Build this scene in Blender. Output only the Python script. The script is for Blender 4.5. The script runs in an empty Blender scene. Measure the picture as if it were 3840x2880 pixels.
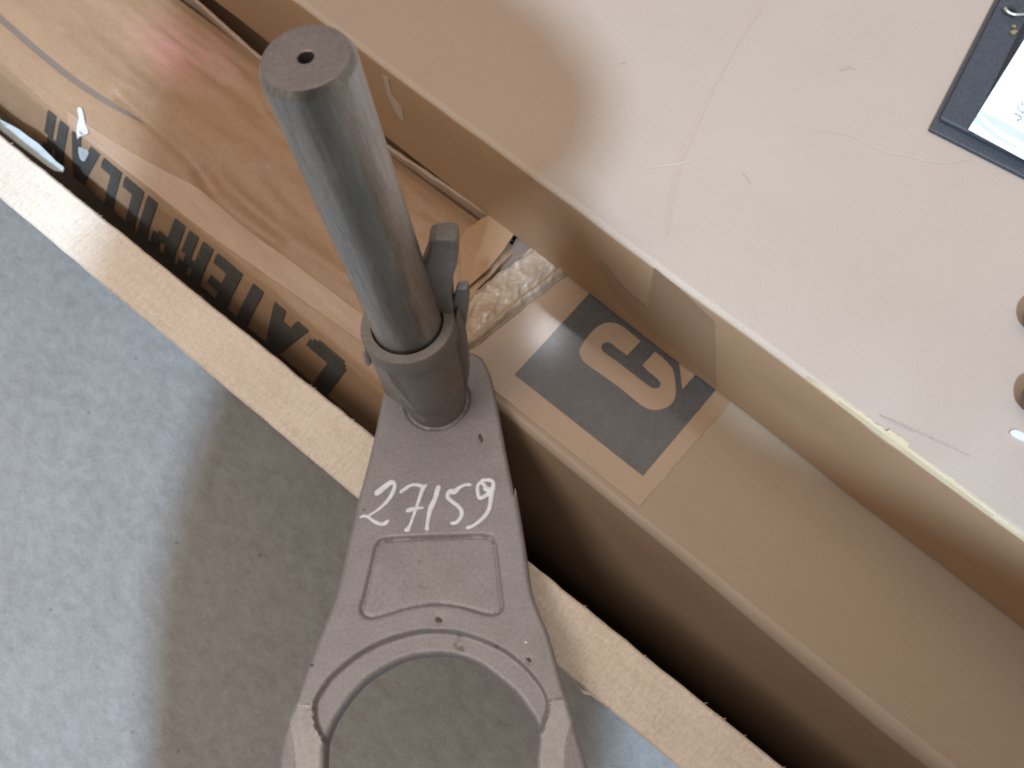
import bpy, bmesh, math, random
import numpy as np
from mathutils import Vector, Matrix, noise
from mathutils.geometry import delaunay_2d_cdt

random.seed(7)
S = bpy.context.scene
COL = S.collection

# ------------------------------------------------------------------ camera
HC = 1.0                                   # camera height above the floor (m)
F, CX, CY = 3470.0, 1920.0, 1440.0         # focal length of the photograph in its pixels
RW = np.array([[0.74793553, 0.6591005, -0.07860649],
               [0.59522602, -0.71839024, -0.36002979],
               [-0.29376595, 0.22249045, -0.92962335]])   # world axes seen from the camera
right, down, fwd = RW[0], RW[1], RW[2]
cam_data = bpy.data.cameras.new('camera')
cam = bpy.data.objects.new('camera', cam_data)
COL.objects.link(cam)
cam.matrix_world = Matrix(((right[0], -down[0], -fwd[0], 0), (right[1], -down[1], -fwd[1], 0),
                           (right[2], -down[2], -fwd[2], HC), (0, 0, 0, 1)))
cam_data.sensor_width = 36.0
cam_data.lens = F / 3840.0 * 36.0
cam_data.clip_start, cam_data.clip_end = 0.02, 100.0
cam_data.dof.use_dof = True
cam_data.dof.focus_distance = 0.56
cam_data.dof.aperture_fstop = 18.0
S.camera = cam

# ------------------------------------------------------------------ world, lamps, exposure
W = bpy.data.worlds.new('World'); S.world = W; W.use_nodes = True
bg = W.node_tree.nodes['Background']
bg.inputs[0].default_value = (1.0, 0.89, 0.79, 1)
bg.inputs[1].default_value = 0.32
S.view_settings.view_transform = 'Standard'
S.view_settings.look = 'None'
S.view_settings.exposure = 0.0
S.view_settings.gamma = 1.0
S.cycles.pixel_filter_type = 'BLACKMAN_HARRIS'
S.cycles.filter_width = 2.0


def area_lamp(name, loc, target, sx, sy, power, colour, shape='RECTANGLE'):
    l = bpy.data.lights.new(name, 'AREA'); l.shape = shape; l.size = sx
    if shape in ('RECTANGLE', 'ELLIPSE'): l.size_y = sy
    l.energy = power; l.color = colour
    o = bpy.data.objects.new(name, l); COL.objects.link(o)
    o.location = loc
    o.rotation_euler = (Vector(target) - Vector(loc)).to_track_quat('-Z', 'Y').to_euler()
    return o

area_lamp('high_window_lamp', (1.17, -1.41, HC + 2.62), (-0.2, 0.15, HC - 0.5), 0.17, 0.17, 222, (0.52, 0.74, 1.0), 'DISK')
area_lamp('overhead_fill_lamp', (-0.1, 0.5, HC + 2.6), (-0.2, 0.1, HC - 0.6), 2.6, 2.6, 28, (1.0, 0.88, 0.78))  # soft overhead fill added to give the ambient some shading
area_lamp('side_fill_lamp', (-0.9, -1.2, HC + 2.1), (-0.1, 0.1, HC - 0.5), 1.1, 1.1, 38, (1.0, 0.93, 0.87))  # unseen fill added to brighten the carton fronts

_r = RW.T @ np.array([(2050 - CX) / F, (1250 - CY) / F, 1.0]); _q = _r * (-0.5855 / _r[2]); _d = _r / np.linalg.norm(_r); _d[2] = -_d[2]
_l = _q + _d * 2.4
area_lamp('glare_lamp', (_l[0], _l[1], _l[2] + HC), (_q[0], _q[1], _q[2] + HC), 0.08, 0.08, 0.9, (0.95, 0.97, 1.0), 'DISK')  # small lamp added at the mirror angle to make the tape glare


# ------------------------------------------------------------------ helpers
def ray(p):
    return RW.T @ np.array([(p[0] - CX) / F, (p[1] - CY) / F, 1.0])

def onz(p, z):                 # photograph point laid on the level z (relative to the camera)
    r = ray(p); q = r * (z / r[2]); return Vector((q[0], q[1], q[2] + HC))

def onplane(p, P, n):
    r = ray(p); q = r * ((P @ n) / (r @ n)); return q

def link(name, me, mats=(), parent=None):
    o = bpy.data.objects.new(name, me); COL.objects.link(o)
    for m in mats: me.materials.append(m)
    if parent is not None: o.parent = parent
    return o

def thing(o, label, cat, group=None):
    o['label'] = label; o['category'] = cat
    if group: o['group'] = group
    return o

def empty(name, loc, label, cat, group=None, mat=None):
    o = bpy.data.objects.new(name, None); COL.objects.link(o)
    o.empty_display_size = 0.05
    if mat is not None: o.matrix_world = mat
    else: o.location = loc
    return thing(o, label, cat, group)

def pydata(name, vs, fs, mats=(), parent=None, smooth=None, world=True, fm=None):
    """one mesh object; vertices given in world space are brought into the parent's space"""
    me = bpy.data.meshes.new(name)
    if parent is not None and world:
        inv = parent.matrix_basis.inverted()
        vs = [inv @ Vector(v) for v in vs]
    me.from_pydata([tuple(v) for v in vs], [], [tuple(f) for f in fs])
    if fm is not None:
        me.polygons.foreach_set('material_index', fm)
    me.validate(); me.update()
    bm = bmesh.new(); bm.from_mesh(me)
    bmesh.ops.recalc_face_normals(bm, faces=bm.faces)
    bm.to_mesh(me); bm.free()
    if smooth is not None:
        me.polygons.foreach_set('use_smooth', [True] * len(me.polygons))
        me.set_sharp_from_angle(angle=math.radians(smooth))
    return link(name, me, mats, parent)

def box_data(x0, x1, y0, y1, z0, z1):
    vs = [(x, y, z) for z in (z0, z1) for y in (y0, y1) for x in (x0, x1)]
    fs = [(0, 2, 3, 1), (4, 5, 7, 6), (0, 1, 5, 4), (2, 6, 7, 3), (0, 4, 6, 2), (1, 3, 7, 5)]
    return vs, fs

def tube(pts, r, n=8, closed_ends=True):
    pts = [Vector(p) for p in pts]; vs = []; fs = []
    for i, p in enumerate(pts):
        t = (pts[min(i + 1, len(pts) - 1)] - pts[max(i - 1, 0)]).normalized()
        s = t.cross(Vector((0.13, 0.2, 0.97))).normalized(); u = s.cross(t)
        rr = r[i] if isinstance(r, (list, tuple)) else r
        for k in range(n):
            a = 2 * math.pi * k / n
            vs.append(p + (s * math.cos(a) + u * math.sin(a)) * rr)
    for i in range(len(pts) - 1):
        for k in range(n):
            fs.append((i * n + k, i * n + (k + 1) % n, (i + 1) * n + (k + 1) % n, (i + 1) * n + k))
    fs.append(tuple(range(n))[::-1]); fs.append(tuple((len(pts) - 1) * n + k for k in range(n)))
    return vs, fs

def catmull(pts, n=6, closed=False):
    out = []; m = len(pts)
    rng = range(m) if closed else range(m - 1)
    for i in rng:
        g = (lambda j: pts[j % m]) if closed else (lambda j: pts[max(0, min(m - 1, j))])
        p0, p1, p2, p3 = (np.array(g(i + d), float) for d in (-1, 0, 1, 2))
        for k in range(n):
            t = k / n
            out.append(tuple(0.5 * (2 * p1 + (p2 - p0) * t + (2 * p0 - 5 * p1 + 4 * p2 - p3) * t * t
                                    + (3 * p1 - p0 - 3 * p2 + p3) * t ** 3)))
    if not closed: out.append(tuple(pts[-1]))
    return out

def ztrace(pts, ox, oy, k):    # pixels read in an enlarged view back to photograph pixels
    return [(ox + x / k, oy + y / k) for x, y in pts]


# ------------------------------------------------------------------ materials
def mat(name):
    m = bpy.data.materials.new(name); m.use_nodes = True
    nt = m.node_tree; return m, nt, nt.nodes['Principled BSDF']

def N(nt, typ, **kw):
    n = nt.nodes.new(typ)
    for k, v in kw.items():
        if k == 'inp':
            for a, b in v.items(): n.inputs[a].default_value = b
        else: setattr(n, k, v)
    return n

def coords(nt, scale=(1, 1, 1), rot=(0, 0, 0)):
    tc = N(nt, 'ShaderNodeTexCoord'); mp = N(nt, 'ShaderNodeMapping')
    mp.inputs['Scale'].default_value = scale; mp.inputs['Rotation'].default_value = rot
    nt.links.new(tc.outputs['Object'], mp.inputs['Vector']); return mp.outputs['Vector']

def noise_tex(nt, vec, scale, detail=4, rough=0.55, dist=0.0):
    n = N(nt, 'ShaderNodeTexNoise')
    n.inputs['Scale'].default_value = scale; n.inputs['Detail'].default_value = detail
    n.inputs['Roughness'].default_value = rough; n.inputs['Distortion'].default_value = dist
    nt.links.new(vec, n.inputs['Vector']); return n.outputs['Fac']

def ramp(nt, fac, stops):
    r = N(nt, 'ShaderNodeValToRGB'); e = r.color_ramp.elements
    while len(e) < len(stops): e.new(0.5)
    for el, (p, c) in zip(e, stops):
        el.position = p; el.color = (*c, 1) if len(c) == 3 else c
    nt.links.new(fac, r.inputs['Fac']); return r.outputs['Color']

def mix(nt, fac, a, b, mode='MIX'):
    m = N(nt, 'ShaderNodeMix', data_type='RGBA', blend_type=mode)
    for s, v in ((0, fac), (6, a), (7, b)):
        if isinstance(v, (int, float)): m.inputs[s].default_value = v
        elif isinstance(v, tuple): m.inputs[s].default_value = (*v, 1) if len(v) == 3 else v
        else: nt.links.new(v, m.inputs[s])
    return m.outputs[2]

def bump(nt, bs, fac, strength, dist):
    b = N(nt, 'ShaderNodeBump'); b.inputs['Strength'].default_value = strength; b.inputs['Distance'].default_value = dist
    nt.links.new(fac, b.inputs['Height']); nt.links.new(b.outputs['Normal'], bs.inputs['Normal']); return b

def cardboard(name, base, dark, rough=0.75, coat=0.0, stretch=(6, 40, 40), wear=0.0):
    m, nt, bs = mat(name)
    big = noise_tex(nt, coords(nt), 9, 5, 0.6)
    fib = noise_tex(nt, coords(nt, stretch), 12, 5, 0.7)
    fine = noise_tex(nt, coords(nt), 1000, 3, 0.75)
    c = ramp(nt, big, [(0.3, dark), (0.7, base)])
    c = mix(nt, ramp(nt, fib, [(0.35, (0, 0, 0)), (0.7, (0.35,) * 3)]), c, tuple(min(1, x * 1.12) for x in base))
    c = mix(nt, 0.30, c, ramp(nt, fine, [(0.3, tuple(x * 0.66 for x in base)), (0.7, tuple(min(1, x * 1.2) for x in base))]))
    if wear:
        w = noise_tex(nt, coords(nt, (14, 60, 60)), 3, 6, 0.75, 0.4)
        c = mix(nt, ramp(nt, w, [(0.55, (0, 0, 0)), (0.8, (wear,) * 3)]), c, (0.62, 0.50, 0.42))
    nt.links.new(c, bs.inputs['Base Color'])
    bs.inputs['Roughness'].default_value = rough
    if coat: bs.inputs['Coat Weight'].default_value = coat; bs.inputs['Coat Roughness'].default_value = 0.13
    bump(nt, bs, fib, 0.15, 0.0006)
    return m

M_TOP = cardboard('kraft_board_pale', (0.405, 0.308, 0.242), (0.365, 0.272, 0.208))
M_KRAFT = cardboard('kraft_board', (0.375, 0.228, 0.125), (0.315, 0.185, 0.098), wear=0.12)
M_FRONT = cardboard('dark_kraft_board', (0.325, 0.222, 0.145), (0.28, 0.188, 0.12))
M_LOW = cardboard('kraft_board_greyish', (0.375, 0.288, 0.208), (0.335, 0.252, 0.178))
M_EDGE = cardboard('worn_board_edge', (0.46, 0.365, 0.285), (0.37, 0.275, 0.20))
M_TORN = cardboard('torn_paper_edge', (0.56, 0.45, 0.29), (0.44, 0.33, 0.19))
M_TAPE = cardboard('packing_tape', (0.365, 0.24, 0.148), (0.295, 0.187, 0.108), rough=0.45, coat=0.8)

PINK = (-0.585 + 0.7, 0.186 - 0.2)
def left_board():
    m, nt, bs = mat('taped_kraft_board')
    big = noise_tex(nt, coords(nt, (0.6, 2.2, 2.2)), 7, 5, 0.6)
    st = noise_tex(nt, coords(nt, (5, 7, 7)), 9, 9, 0.8, 0.0)
    c = ramp(nt, big, [(0.3, (0.262, 0.152, 0.080)), (0.7, (0.345, 0.212, 0.124))])
    c = mix(nt, ramp(nt, st, [(0.48, (0, 0, 0)), (0.78, (0.42,) * 3)]), c, (0.41, 0.28, 0.19))
    c = mix(nt, ramp(nt, noise_tex(nt, coords(nt, (7, 8, 8)), 13, 9, 0.8, 0.0), [(0.56, (0, 0, 0)), (0.75, (0.45,) * 3)]), c, (0.215, 0.115, 0.052))
    # a streaky pink patch, about 16 cm long, near the left end
    tc = N(nt, 'ShaderNodeTexCoord'); mp = N(nt, 'ShaderNodeMapping')
    mp.inputs['Location'].default_value = (-PINK[0] * 13, -PINK[1] * 30, 0); mp.inputs['Scale'].default_value = (13, 30, 0)
    nt.links.new(tc.outputs['Object'], mp.inputs['Vector'])
    g = N(nt, 'ShaderNodeTexGradient', gradient_type='SPHERICAL'); nt.links.new(mp.outputs['Vector'], g.inputs['Vector'])
    st2 = noise_tex(nt, coords(nt, (3, 26, 26)), 6, 5, 0.6)
    mm = N(nt, 'ShaderNodeMath', operation='MULTIPLY'); nt.links.new(g.outputs['Fac'], mm.inputs[0])
    nt.links.new(ramp(nt, st2, [(0.35, (0.2,) * 3), (0.65, (1.6,) * 3)]), mm.inputs[1]); mm.use_clamp = True
    c = mix(nt, mm.outputs[0], c, (0.55, 0.25, 0.23))
    nt.links.new(c, bs.inputs['Base Color'])
    bs.inputs['Roughness'].default_value = 0.6
    bs.inputs['Coat Weight'].default_value = 0.12; bs.inputs['Coat Roughness'].default_value = 0.3
    fn = noise_tex(nt, coords(nt), 700, 2, 0.6)
    c = mix(nt, 0.25, c, ramp(nt, fn, [(0.3, (0.22, 0.12, 0.06)), (0.7, (0.50, 0.34, 0.22))]))
    nt.links.new(c, bs.inputs['Base Color'])
    bump(nt, bs, st, 0.2, 0.0012)
    return m
M_LEFT = left_board()

def ink(name, col, rough, coat):
    m, nt, bs = mat(name)
    n1 = noise_tex(nt, coords(nt), 420, 4, 0.7); n2 = noise_tex(nt, coords(nt), 35, 5, 0.6)
    c = mix(nt, ramp(nt, n1, [(0.45, (0, 0, 0)), (0.8, (0.5,) * 3)]), col, tuple(x * 2.4 + 0.015 for x in col))
    c = mix(nt, ramp(nt, n2, [(0.4, (0, 0, 0)), (0.75, (0.35,) * 3)]), c, tuple(x * 1.9 + 0.02 for x in col))
    nt.links.new(c, bs.inputs['Base Color']); bs.inputs['Roughness'].default_value = rough
    bs.inputs['Coat Weight'].default_value = coat; bs.inputs['Coat Roughness'].default_value = 0.13
    return m
M_INK = ink('black_print', (0.052, 0.050, 0.052), 0.5, 0.5)
M_INK2 = ink('faded_black_print', (0.050, 0.045, 0.039), 0.75, 0.0)
M_BROWN = ink('brown_print', (0.15, 0.105, 0.085), 0.7, 0.0)

def concrete():
    m, nt, bs = mat('concrete')
    a = noise_tex(nt, coords(nt), 5, 6, 0.6); b = noise_tex(nt, coords(nt, (1, 1.6, 1), (0, 0, 0.9)), 48, 9, 0.78, 0.3); d = noise_tex(nt, coords(nt), 380, 3, 0.7)
    c = ramp(nt, a, [(0.3, (0.180, 0.165, 0.149)), (0.7, (0.315, 0.298, 0.280))])
    c = mix(nt, 0.55, c, ramp(nt, b, [(0.34, (0.158, 0.144, 0.130)), (0.66, (0.365, 0.350, 0.330))]))
    c = mix(nt, 0.22, c, ramp(nt, d, [(0.32, (0.13, 0.12, 0.11)), (0.68, (0.42, 0.415, 0.4))]))
    v = N(nt, 'ShaderNodeTexVoronoi'); v.inputs['Scale'].default_value = 26; nt.links.new(coords(nt), v.inputs['Vector'])
    c = mix(nt, ramp(nt, v.outputs['Distance'], [(0.03, (0.6,) * 3), (0.07, (0, 0, 0))]), c, (0.09, 0.08, 0.07))
    nt.links.new(c, bs.inputs['Base Color']); bs.inputs['Roughness'].default_value = 0.7
    bump(nt, bs, d, 0.06, 0.001); return m
M_FLOOR = concrete()

def wood(name, light, dark):
    m, nt, bs = mat(name)
    g = noise_tex(nt, coords(nt, (4, 42, 20), (0, 0, math.radians(-8))), 5, 6, 0.7, 0.6)
    s = noise_tex(nt, coords(nt, (150, 30, 10), (0, 0, math.radians(34))), 3, 6, 0.75, 0.8)
    l = noise_tex(nt, coords(nt), 14, 4, 0.5)
    c = ramp(nt, g, [(0.3, dark), (0.62, light)])
    c = mix(nt, ramp(nt, s, [(0.45, (0, 0, 0)), (0.70, (0.7,) * 3)]), c, tuple(x * 0.70 for x in dark))
    c = mix(nt, ramp(nt, l, [(0.4, (0, 0, 0)), (0.7, (0.5,) * 3)]), c, tuple(min(0.92, x * 1.1) for x in light))
    nt.links.new(c, bs.inputs['Base Color']); bs.inputs['Roughness'].default_value = 0.8
    f2 = noise_tex(nt, coords(nt, (1, 1, 1)), 420, 4, 0.75)
    c = mix(nt, 0.3, c, ramp(nt, f2, [(0.3, tuple(x * 0.62 for x in dark)), (0.7, tuple(min(0.95, x * 1.25) for x in light))]))
    nt.links.new(c, bs.inputs['Base Color'])
    bump(nt, bs, s, 0.6, 0.0014); return m
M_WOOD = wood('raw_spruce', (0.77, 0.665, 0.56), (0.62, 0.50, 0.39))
M_WOODIN = wood('darkened_inner_board', (0.20, 0.15, 0.11), (0.13, 0.095, 0.07))  # inner boards coloured dark to deepen the shade in the gap
M_FIBRE = wood('spruce_fibre', (0.78, 0.68, 0.54), (0.66, 0.54, 0.40))

def steel(name, light, dark, metal, rough, streak=(1, 1, 1), spots=True):
    m, nt, bs = mat(name)
    a = noise_tex(nt, coords(nt, streak), 28, 6, 0.65); f = noise_tex(nt, coords(nt), 480, 4, 0.75)
    c = ramp(nt, a, [(0.3, dark), (0.68, light)])
    gm = noise_tex(nt, coords(nt), 16, 5, 0.7)
    c = mix(nt, ramp(nt, gm, [(0.5, (0, 0, 0)), (0.75, (0.5,) * 3)]), c, tuple(x * 0.72 * w for x, w in zip(dark, (1.12, 1.0, 0.88))))
    c = mix(nt, 0.36, c, ramp(nt, f, [(0.3, tuple(x * 0.6 for x in dark)), (0.7, tuple(min(1, x * 1.35) for x in light))]))
    if spots:
        v = noise_tex(nt, coords(nt), 75, 3, 0.5)
        c = mix(nt, ramp(nt, v, [(0.70, (0, 0, 0)), (0.76, (0.7,) * 3)]), c, (0.13, 0.085, 0.065))
    nt.links.new(c, bs.inputs['Base Color'])
    bs.inputs['Metallic'].default_value = metal
    rr = N(nt, 'ShaderNodeMapRange'); rr.inputs[3].default_value = rough - 0.06; rr.inputs[4].default_value = rough + 0.1
    nt.links.new(a, rr.inputs[0]); nt.links.new(rr.outputs[0], bs.inputs['Roughness'])
    bump(nt, bs, f, 0.12, 0.0004); return m
M_CAST = steel('grey_cast_steel', (0.325, 0.300, 0.302), (0.255, 0.234, 0.236), 0.35, 0.5)
M_COLLAR = steel('dull_brown_steel', (0.27, 0.24, 0.22), (0.20, 0.178, 0.162), 0.4, 0.52)
def pin_reflection_band():
    m, nt, bs = mat('ground_steel_reflection_band')
    a = noise_tex(nt, coords(nt, (16, 16, 1.6)), 26, 6, 0.65); f = noise_tex(nt, coords(nt, (1, 1, 0.4)), 800, 3, 0.7); g = noise_tex(nt, coords(nt, (1, 1, 0.45)), 42, 5, 0.65, 0.3)
    c = ramp(nt, a, [(0.3, (0.30, 0.278, 0.258)), (0.7, (0.49, 0.46, 0.435))])
    c = mix(nt, 0.2, c, ramp(nt, f, [(0.3, (0.15, 0.145, 0.14)), (0.7, (0.56, 0.55, 0.54))]))
    # smeared olive band down the shaft: its dark reflection painted into the colour
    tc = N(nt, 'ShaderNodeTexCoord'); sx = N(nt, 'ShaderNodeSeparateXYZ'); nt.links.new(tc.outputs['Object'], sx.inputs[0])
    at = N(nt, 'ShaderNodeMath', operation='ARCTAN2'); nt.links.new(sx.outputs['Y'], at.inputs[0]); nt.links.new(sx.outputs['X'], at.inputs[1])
    ad = N(nt, 'ShaderNodeMath', operation='ADD'); nt.links.new(at.outputs[0], ad.inputs[0]); ad.inputs[1].default_value = REFLECTION_ANGLE
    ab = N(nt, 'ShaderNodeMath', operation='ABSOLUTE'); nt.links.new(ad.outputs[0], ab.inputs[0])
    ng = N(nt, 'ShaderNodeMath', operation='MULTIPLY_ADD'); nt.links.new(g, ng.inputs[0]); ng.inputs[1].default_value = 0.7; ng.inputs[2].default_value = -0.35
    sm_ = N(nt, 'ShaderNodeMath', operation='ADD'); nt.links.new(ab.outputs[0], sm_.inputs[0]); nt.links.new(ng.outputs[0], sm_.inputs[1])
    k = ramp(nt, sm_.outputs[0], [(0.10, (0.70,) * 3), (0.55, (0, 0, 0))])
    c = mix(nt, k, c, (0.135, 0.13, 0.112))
    nt.links.new(c, bs.inputs['Base Color']); bs.inputs['Metallic'].default_value = 0.9
    bs.inputs['Roughness'].default_value = 0.40
    bump(nt, bs, f, 0.10, 0.0003); return m
REFLECTION_ANGLE = math.radians(72)
M_PIN = pin_reflection_band()
M_CAP = steel('turned_steel_end', (0.255, 0.215, 0.21), (0.19, 0.158, 0.155), 0.4, 0.5)
M_PAD = steel('milled_steel', (0.385, 0.36, 0.355), (0.335, 0.31, 0.305), 0.35, 0.45, (4, 60, 4), False)

def plain(name, col, rough=0.6, metal=0.0, scale=300, var=0.15, coat=0.0):
    m, nt, bs = mat(name)
    n = noise_tex(nt, coords(nt), scale, 3, 0.6)
    c = ramp(nt, n, [(0.3, tuple(x * (1 - var) for x in col)), (0.7, tuple(min(1, x * (1 + var)) for x in col))])
    nt.links.new(c, bs.inputs['Base Color']); bs.inputs['Roughness'].default_value = rough; bs.inputs['Metallic'].default_value = metal
    bs.inputs['Coat Weight'].default_value = coat
    bump(nt, bs, n, 0.15, 0.0004); return m
M_PAINT = plain('white_marker_paint', (0.80, 0.82, 0.84), 0.5, 0, 260, 0.12)
M_VINYL = plain('black_vinyl', (0.050, 0.052, 0.060), 0.45, 0, 900, 0.35)
M_VDARK = plain('black_lining', (0.015, 0.015, 0.017), 0.6)
M_PAPER = plain('white_paper', (0.86, 0.88, 0.90), 0.7, 0, 60, 0.02)
M_WAVE = plain('pale_blue_print', (0.55, 0.57, 0.82), 0.7, 0, 60, 0.03)
M_PEN = plain('blue_ballpoint', (0.16, 0.17, 0.50), 0.6)
M_WIRE = plain('silver_wire', (0.62, 0.64, 0.62), 0.3, 0.9)
M_BRASS = plain('brass', (0.55, 0.48, 0.26), 0.35, 0.8)
M_FILM = plain('milky_plastic_film', (0.47, 0.52, 0.54), 0.3, 0, 90, 0.12, 0.3)
M_SCRAP = plain('white_tape_scrap_and_glint', (0.62, 0.59, 0.62), 0.6, 0, 120, 0.05)
M_DARKHOLE = plain('dark_hole', (0.035, 0.028, 0.024), 0.6)  # near-black colour for the inside of the centre hole
M_DENT = plain('rust_brown_mark', (0.095, 0.062, 0.045), 0.6)
M_CLOTH = plain('dark_work_jacket', (0.05, 0.055, 0.07), 0.9, 0, 200)
M_TROUS = plain('grey_trousers', (0.07, 0.07, 0.075), 0.9, 0, 200)

ZC, ZT, ZB = -0.586, -0.484, -0.5785       # levels below the camera: lower cartons, top carton, crate rim


# ------------------------------------------------------------------ the setting: floor
def grid(x0, x1, y0, y1, nx, ny, zf):
    vs = []; fs = []
    for j in range(ny + 1):
        for i in range(nx + 1):
            x = x0 + (x1 - x0) * i / nx; y = y0 + (y1 - y0) * j / ny
            vs.append((x, y, zf(x, y)))
    for j in range(ny):
        for i in range(nx):
            a = j * (nx + 1) + i; fs.append((a, a + 1, a + nx + 2, a + nx + 1))
    return vs, fs
vs, fs = grid(-4, 4, -4, 4, 40, 40, lambda x, y: 0.0)
fl = pydata('concrete_floor', vs, fs, [M_FLOOR]); fl['kind'] = 'structure'


# ------------------------------------------------------------------ wooden crate: rim slat, side boards, bottom
yaw = math.atan2(0.0192, 0.5708)
O = onz((1342, 1868), ZB)                                       # a point of the rim's outer edge
crate = empty('wooden_crate', (0, 0, 0), 'open raw wood crate whose pale sawn rim crosses under the grey fork', 'crate',
              mat=Matrix.Translation((O.x, O.y, O.z)) @ Matrix.Rotation(yaw, 4, 'Z'))
def rim():
    vs = []; fs = []
    nx = 260
    prof = [(0.0010, -0.022), (0.0, -0.0016), (0.0012, 0.0), (0.012, 0.0), (0.026, 0.0), (0.0362, 0.0), (0.0376, -0.0015), (0.0372, -0.022)]
    for i in range(nx + 1):
        x = -0.9 + 1.6 * i / nx
        for k, (y, z) in enumerate(prof):
            e = noise.noise((x * 60, k * 0.0, 3.1 if k < 3 else 9.7)) * 0.0006 + noise.noise((x * 230, 0, 5.0 if k < 3 else 1.7)) * 0.00035
            vs.append((x, y + (e if k in (0, 1, 2, 5, 6, 7) else 0), z + noise.noise((x * 90, y * 300, 0)) * 0.0002))
    m = len(prof)
    for i in range(nx):
        for k in range(m):
            fs.append((i * m + k, i * m + (k + 1) % m, (i + 1) * m + (k + 1) % m, (i + 1) * m + k))
    fs.append(tuple(range(m))); fs.append(tuple(nx * m + k for k in range(m))[::-1])
    return pydata('rim_slat', vs, fs, [M_WOOD], crate, smooth=35, world=False)
rim()
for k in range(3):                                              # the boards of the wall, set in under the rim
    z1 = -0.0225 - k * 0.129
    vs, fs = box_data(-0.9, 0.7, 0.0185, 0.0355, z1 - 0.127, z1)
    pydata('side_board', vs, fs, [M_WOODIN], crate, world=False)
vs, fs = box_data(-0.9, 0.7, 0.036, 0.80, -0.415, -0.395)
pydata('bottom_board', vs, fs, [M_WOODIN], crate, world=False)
# loose saw fibres along the rim's edges
vs = []; fs = []
for k in range(120):
    inner = random.random() < 0.72
    x = random.uniform(-0.55, 0.35); y = 0.0374 if inner else 0.0003
    L = random.uniform(0.0008, 0.0030) * (1 if inner else 0.6); a = random.uniform(-0.6, 0.9)
    d = Vector((math.cos(a) * 0.8, (1 if inner else -1) * abs(math.sin(a)) + (0.35 if inner else -0.3), random.uniform(-0.15, 0.25))).normalized()
    w = random.uniform(0.00012, 0.0003); b = len(vs)
    p = Vector((x, y - (0.0004 if inner else -0.0004), -0.0006)); s = d.cross(Vector((0, 0, 1))).normalized() * w
    q = p + d * L * 0.6 + Vector((0, 0, random.uniform(-0.0004, 0.0008)))
    vs += [p - s, p + s, q + s * 0.7, q - s * 0.7, p + d * L + Vector((random.uniform(-.0005, .0005), 0, random.uniform(0, 0.0006))), p + Vector((0, 0, w * 2))]
    fs += [(b, b + 1, b + 2, b + 3), (b + 3, b + 2, b + 4), (b, b + 3, b + 5), (b + 1, b + 2, b + 5)]
fib = pydata('saw_fibres', vs, fs, [M_FIBRE], crate, world=False); fib['kind'] = 'stuff'
# one torn splinter on the outer edge
sp = [onz(p, ZB - 0.001) for p in ((2150, 2555), (2182, 2588), (2240, 2604), (2262, 2640), (2215, 2607), (2192, 2604))]
n = len(sp); vs = [p for p in sp] + [p - Vector((0, 0, 0.0015)) for p in sp]
fs = [tuple(range(n)), tuple(range(n, 2 * n))[::-1]] + [(i, (i + 1) % n, n + (i + 1) % n, n + i) for i in range(n)]
pydata('splinter', vs, fs, [M_FIBRE], crate)


# ------------------------------------------------------------------ cartons
def swept(prof, x0, x1, nx, disp, mats, idx, name, parent, smooth=40, yaw=0.0, piv=(0, 0)):
    """closed (y, z) profile swept along x; disp(x, k, y, z) -> (dy, dz); idx: material of each profile edge"""
    vs = []; fs = []; fm = []; m = len(prof)
    for i in range(nx + 1):
        x = x0 + (x1 - x0) * i / nx
        for k, (y, z) in enumerate(prof):
            dy, dz = disp(x, k, y, z)
            X, Y = x, y + dy
            if yaw:
                X, Y = piv[0] + (X - piv[0]) * math.cos(yaw) - (Y - piv[1]) * math.sin(yaw), piv[1] + (X - piv[0]) * math.sin(yaw) + (Y - piv[1]) * math.cos(yaw)
            vs.append((X, Y, z + dz + HC))
    for i in range(nx):
        for k in range(m):
            fs.append((i * m + k, i * m + (k + 1) % m, (i + 1) * m + (k + 1) % m, (i + 1) * m + k)); fm.append(idx[k])
    fs.append(tuple(range(m))); fm.append(0); fs.append(tuple(nx * m + k for k in range(m))[::-1]); fm.append(0)
    return pydata(name, vs, fs, mats, parent, smooth=smooth, fm=fm)

def sheet_poly(name, pts, z, th, m, parent, smooth=None):
    """thin flat piece from points (x, y) at level z"""
    n = len(pts)
    vs = [(x, y, z) for x, y in pts] + [(x, y, z - th) for x, y in pts]
    res = delaunay_2d_cdt([Vector(p) for p in pts], [], [list(range(n))], 1, 1e-7)
    vs2 = [(v.x, v.y, z) for v in res[0]]; fs = [tuple(f) for f in res[2]]
    b = len(vs2)
    if len(vs2) == n:
        vs2 += [(v.x, v.y, z - th) for v in res[0]]
        orig = {}
        for new, lst in enumerate(res[3]):
            for o_ in lst: orig[o_] = new
        fs += [tuple(i + b for i in f[::-1]) for f in res[2]]
        fs += [(orig[i], orig[(i + 1) % n], orig[(i + 1) % n] + b, orig[i] + b) for i in range(n)]
    return pydata(name, vs2, fs, [m], parent, smooth=smooth)

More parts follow.
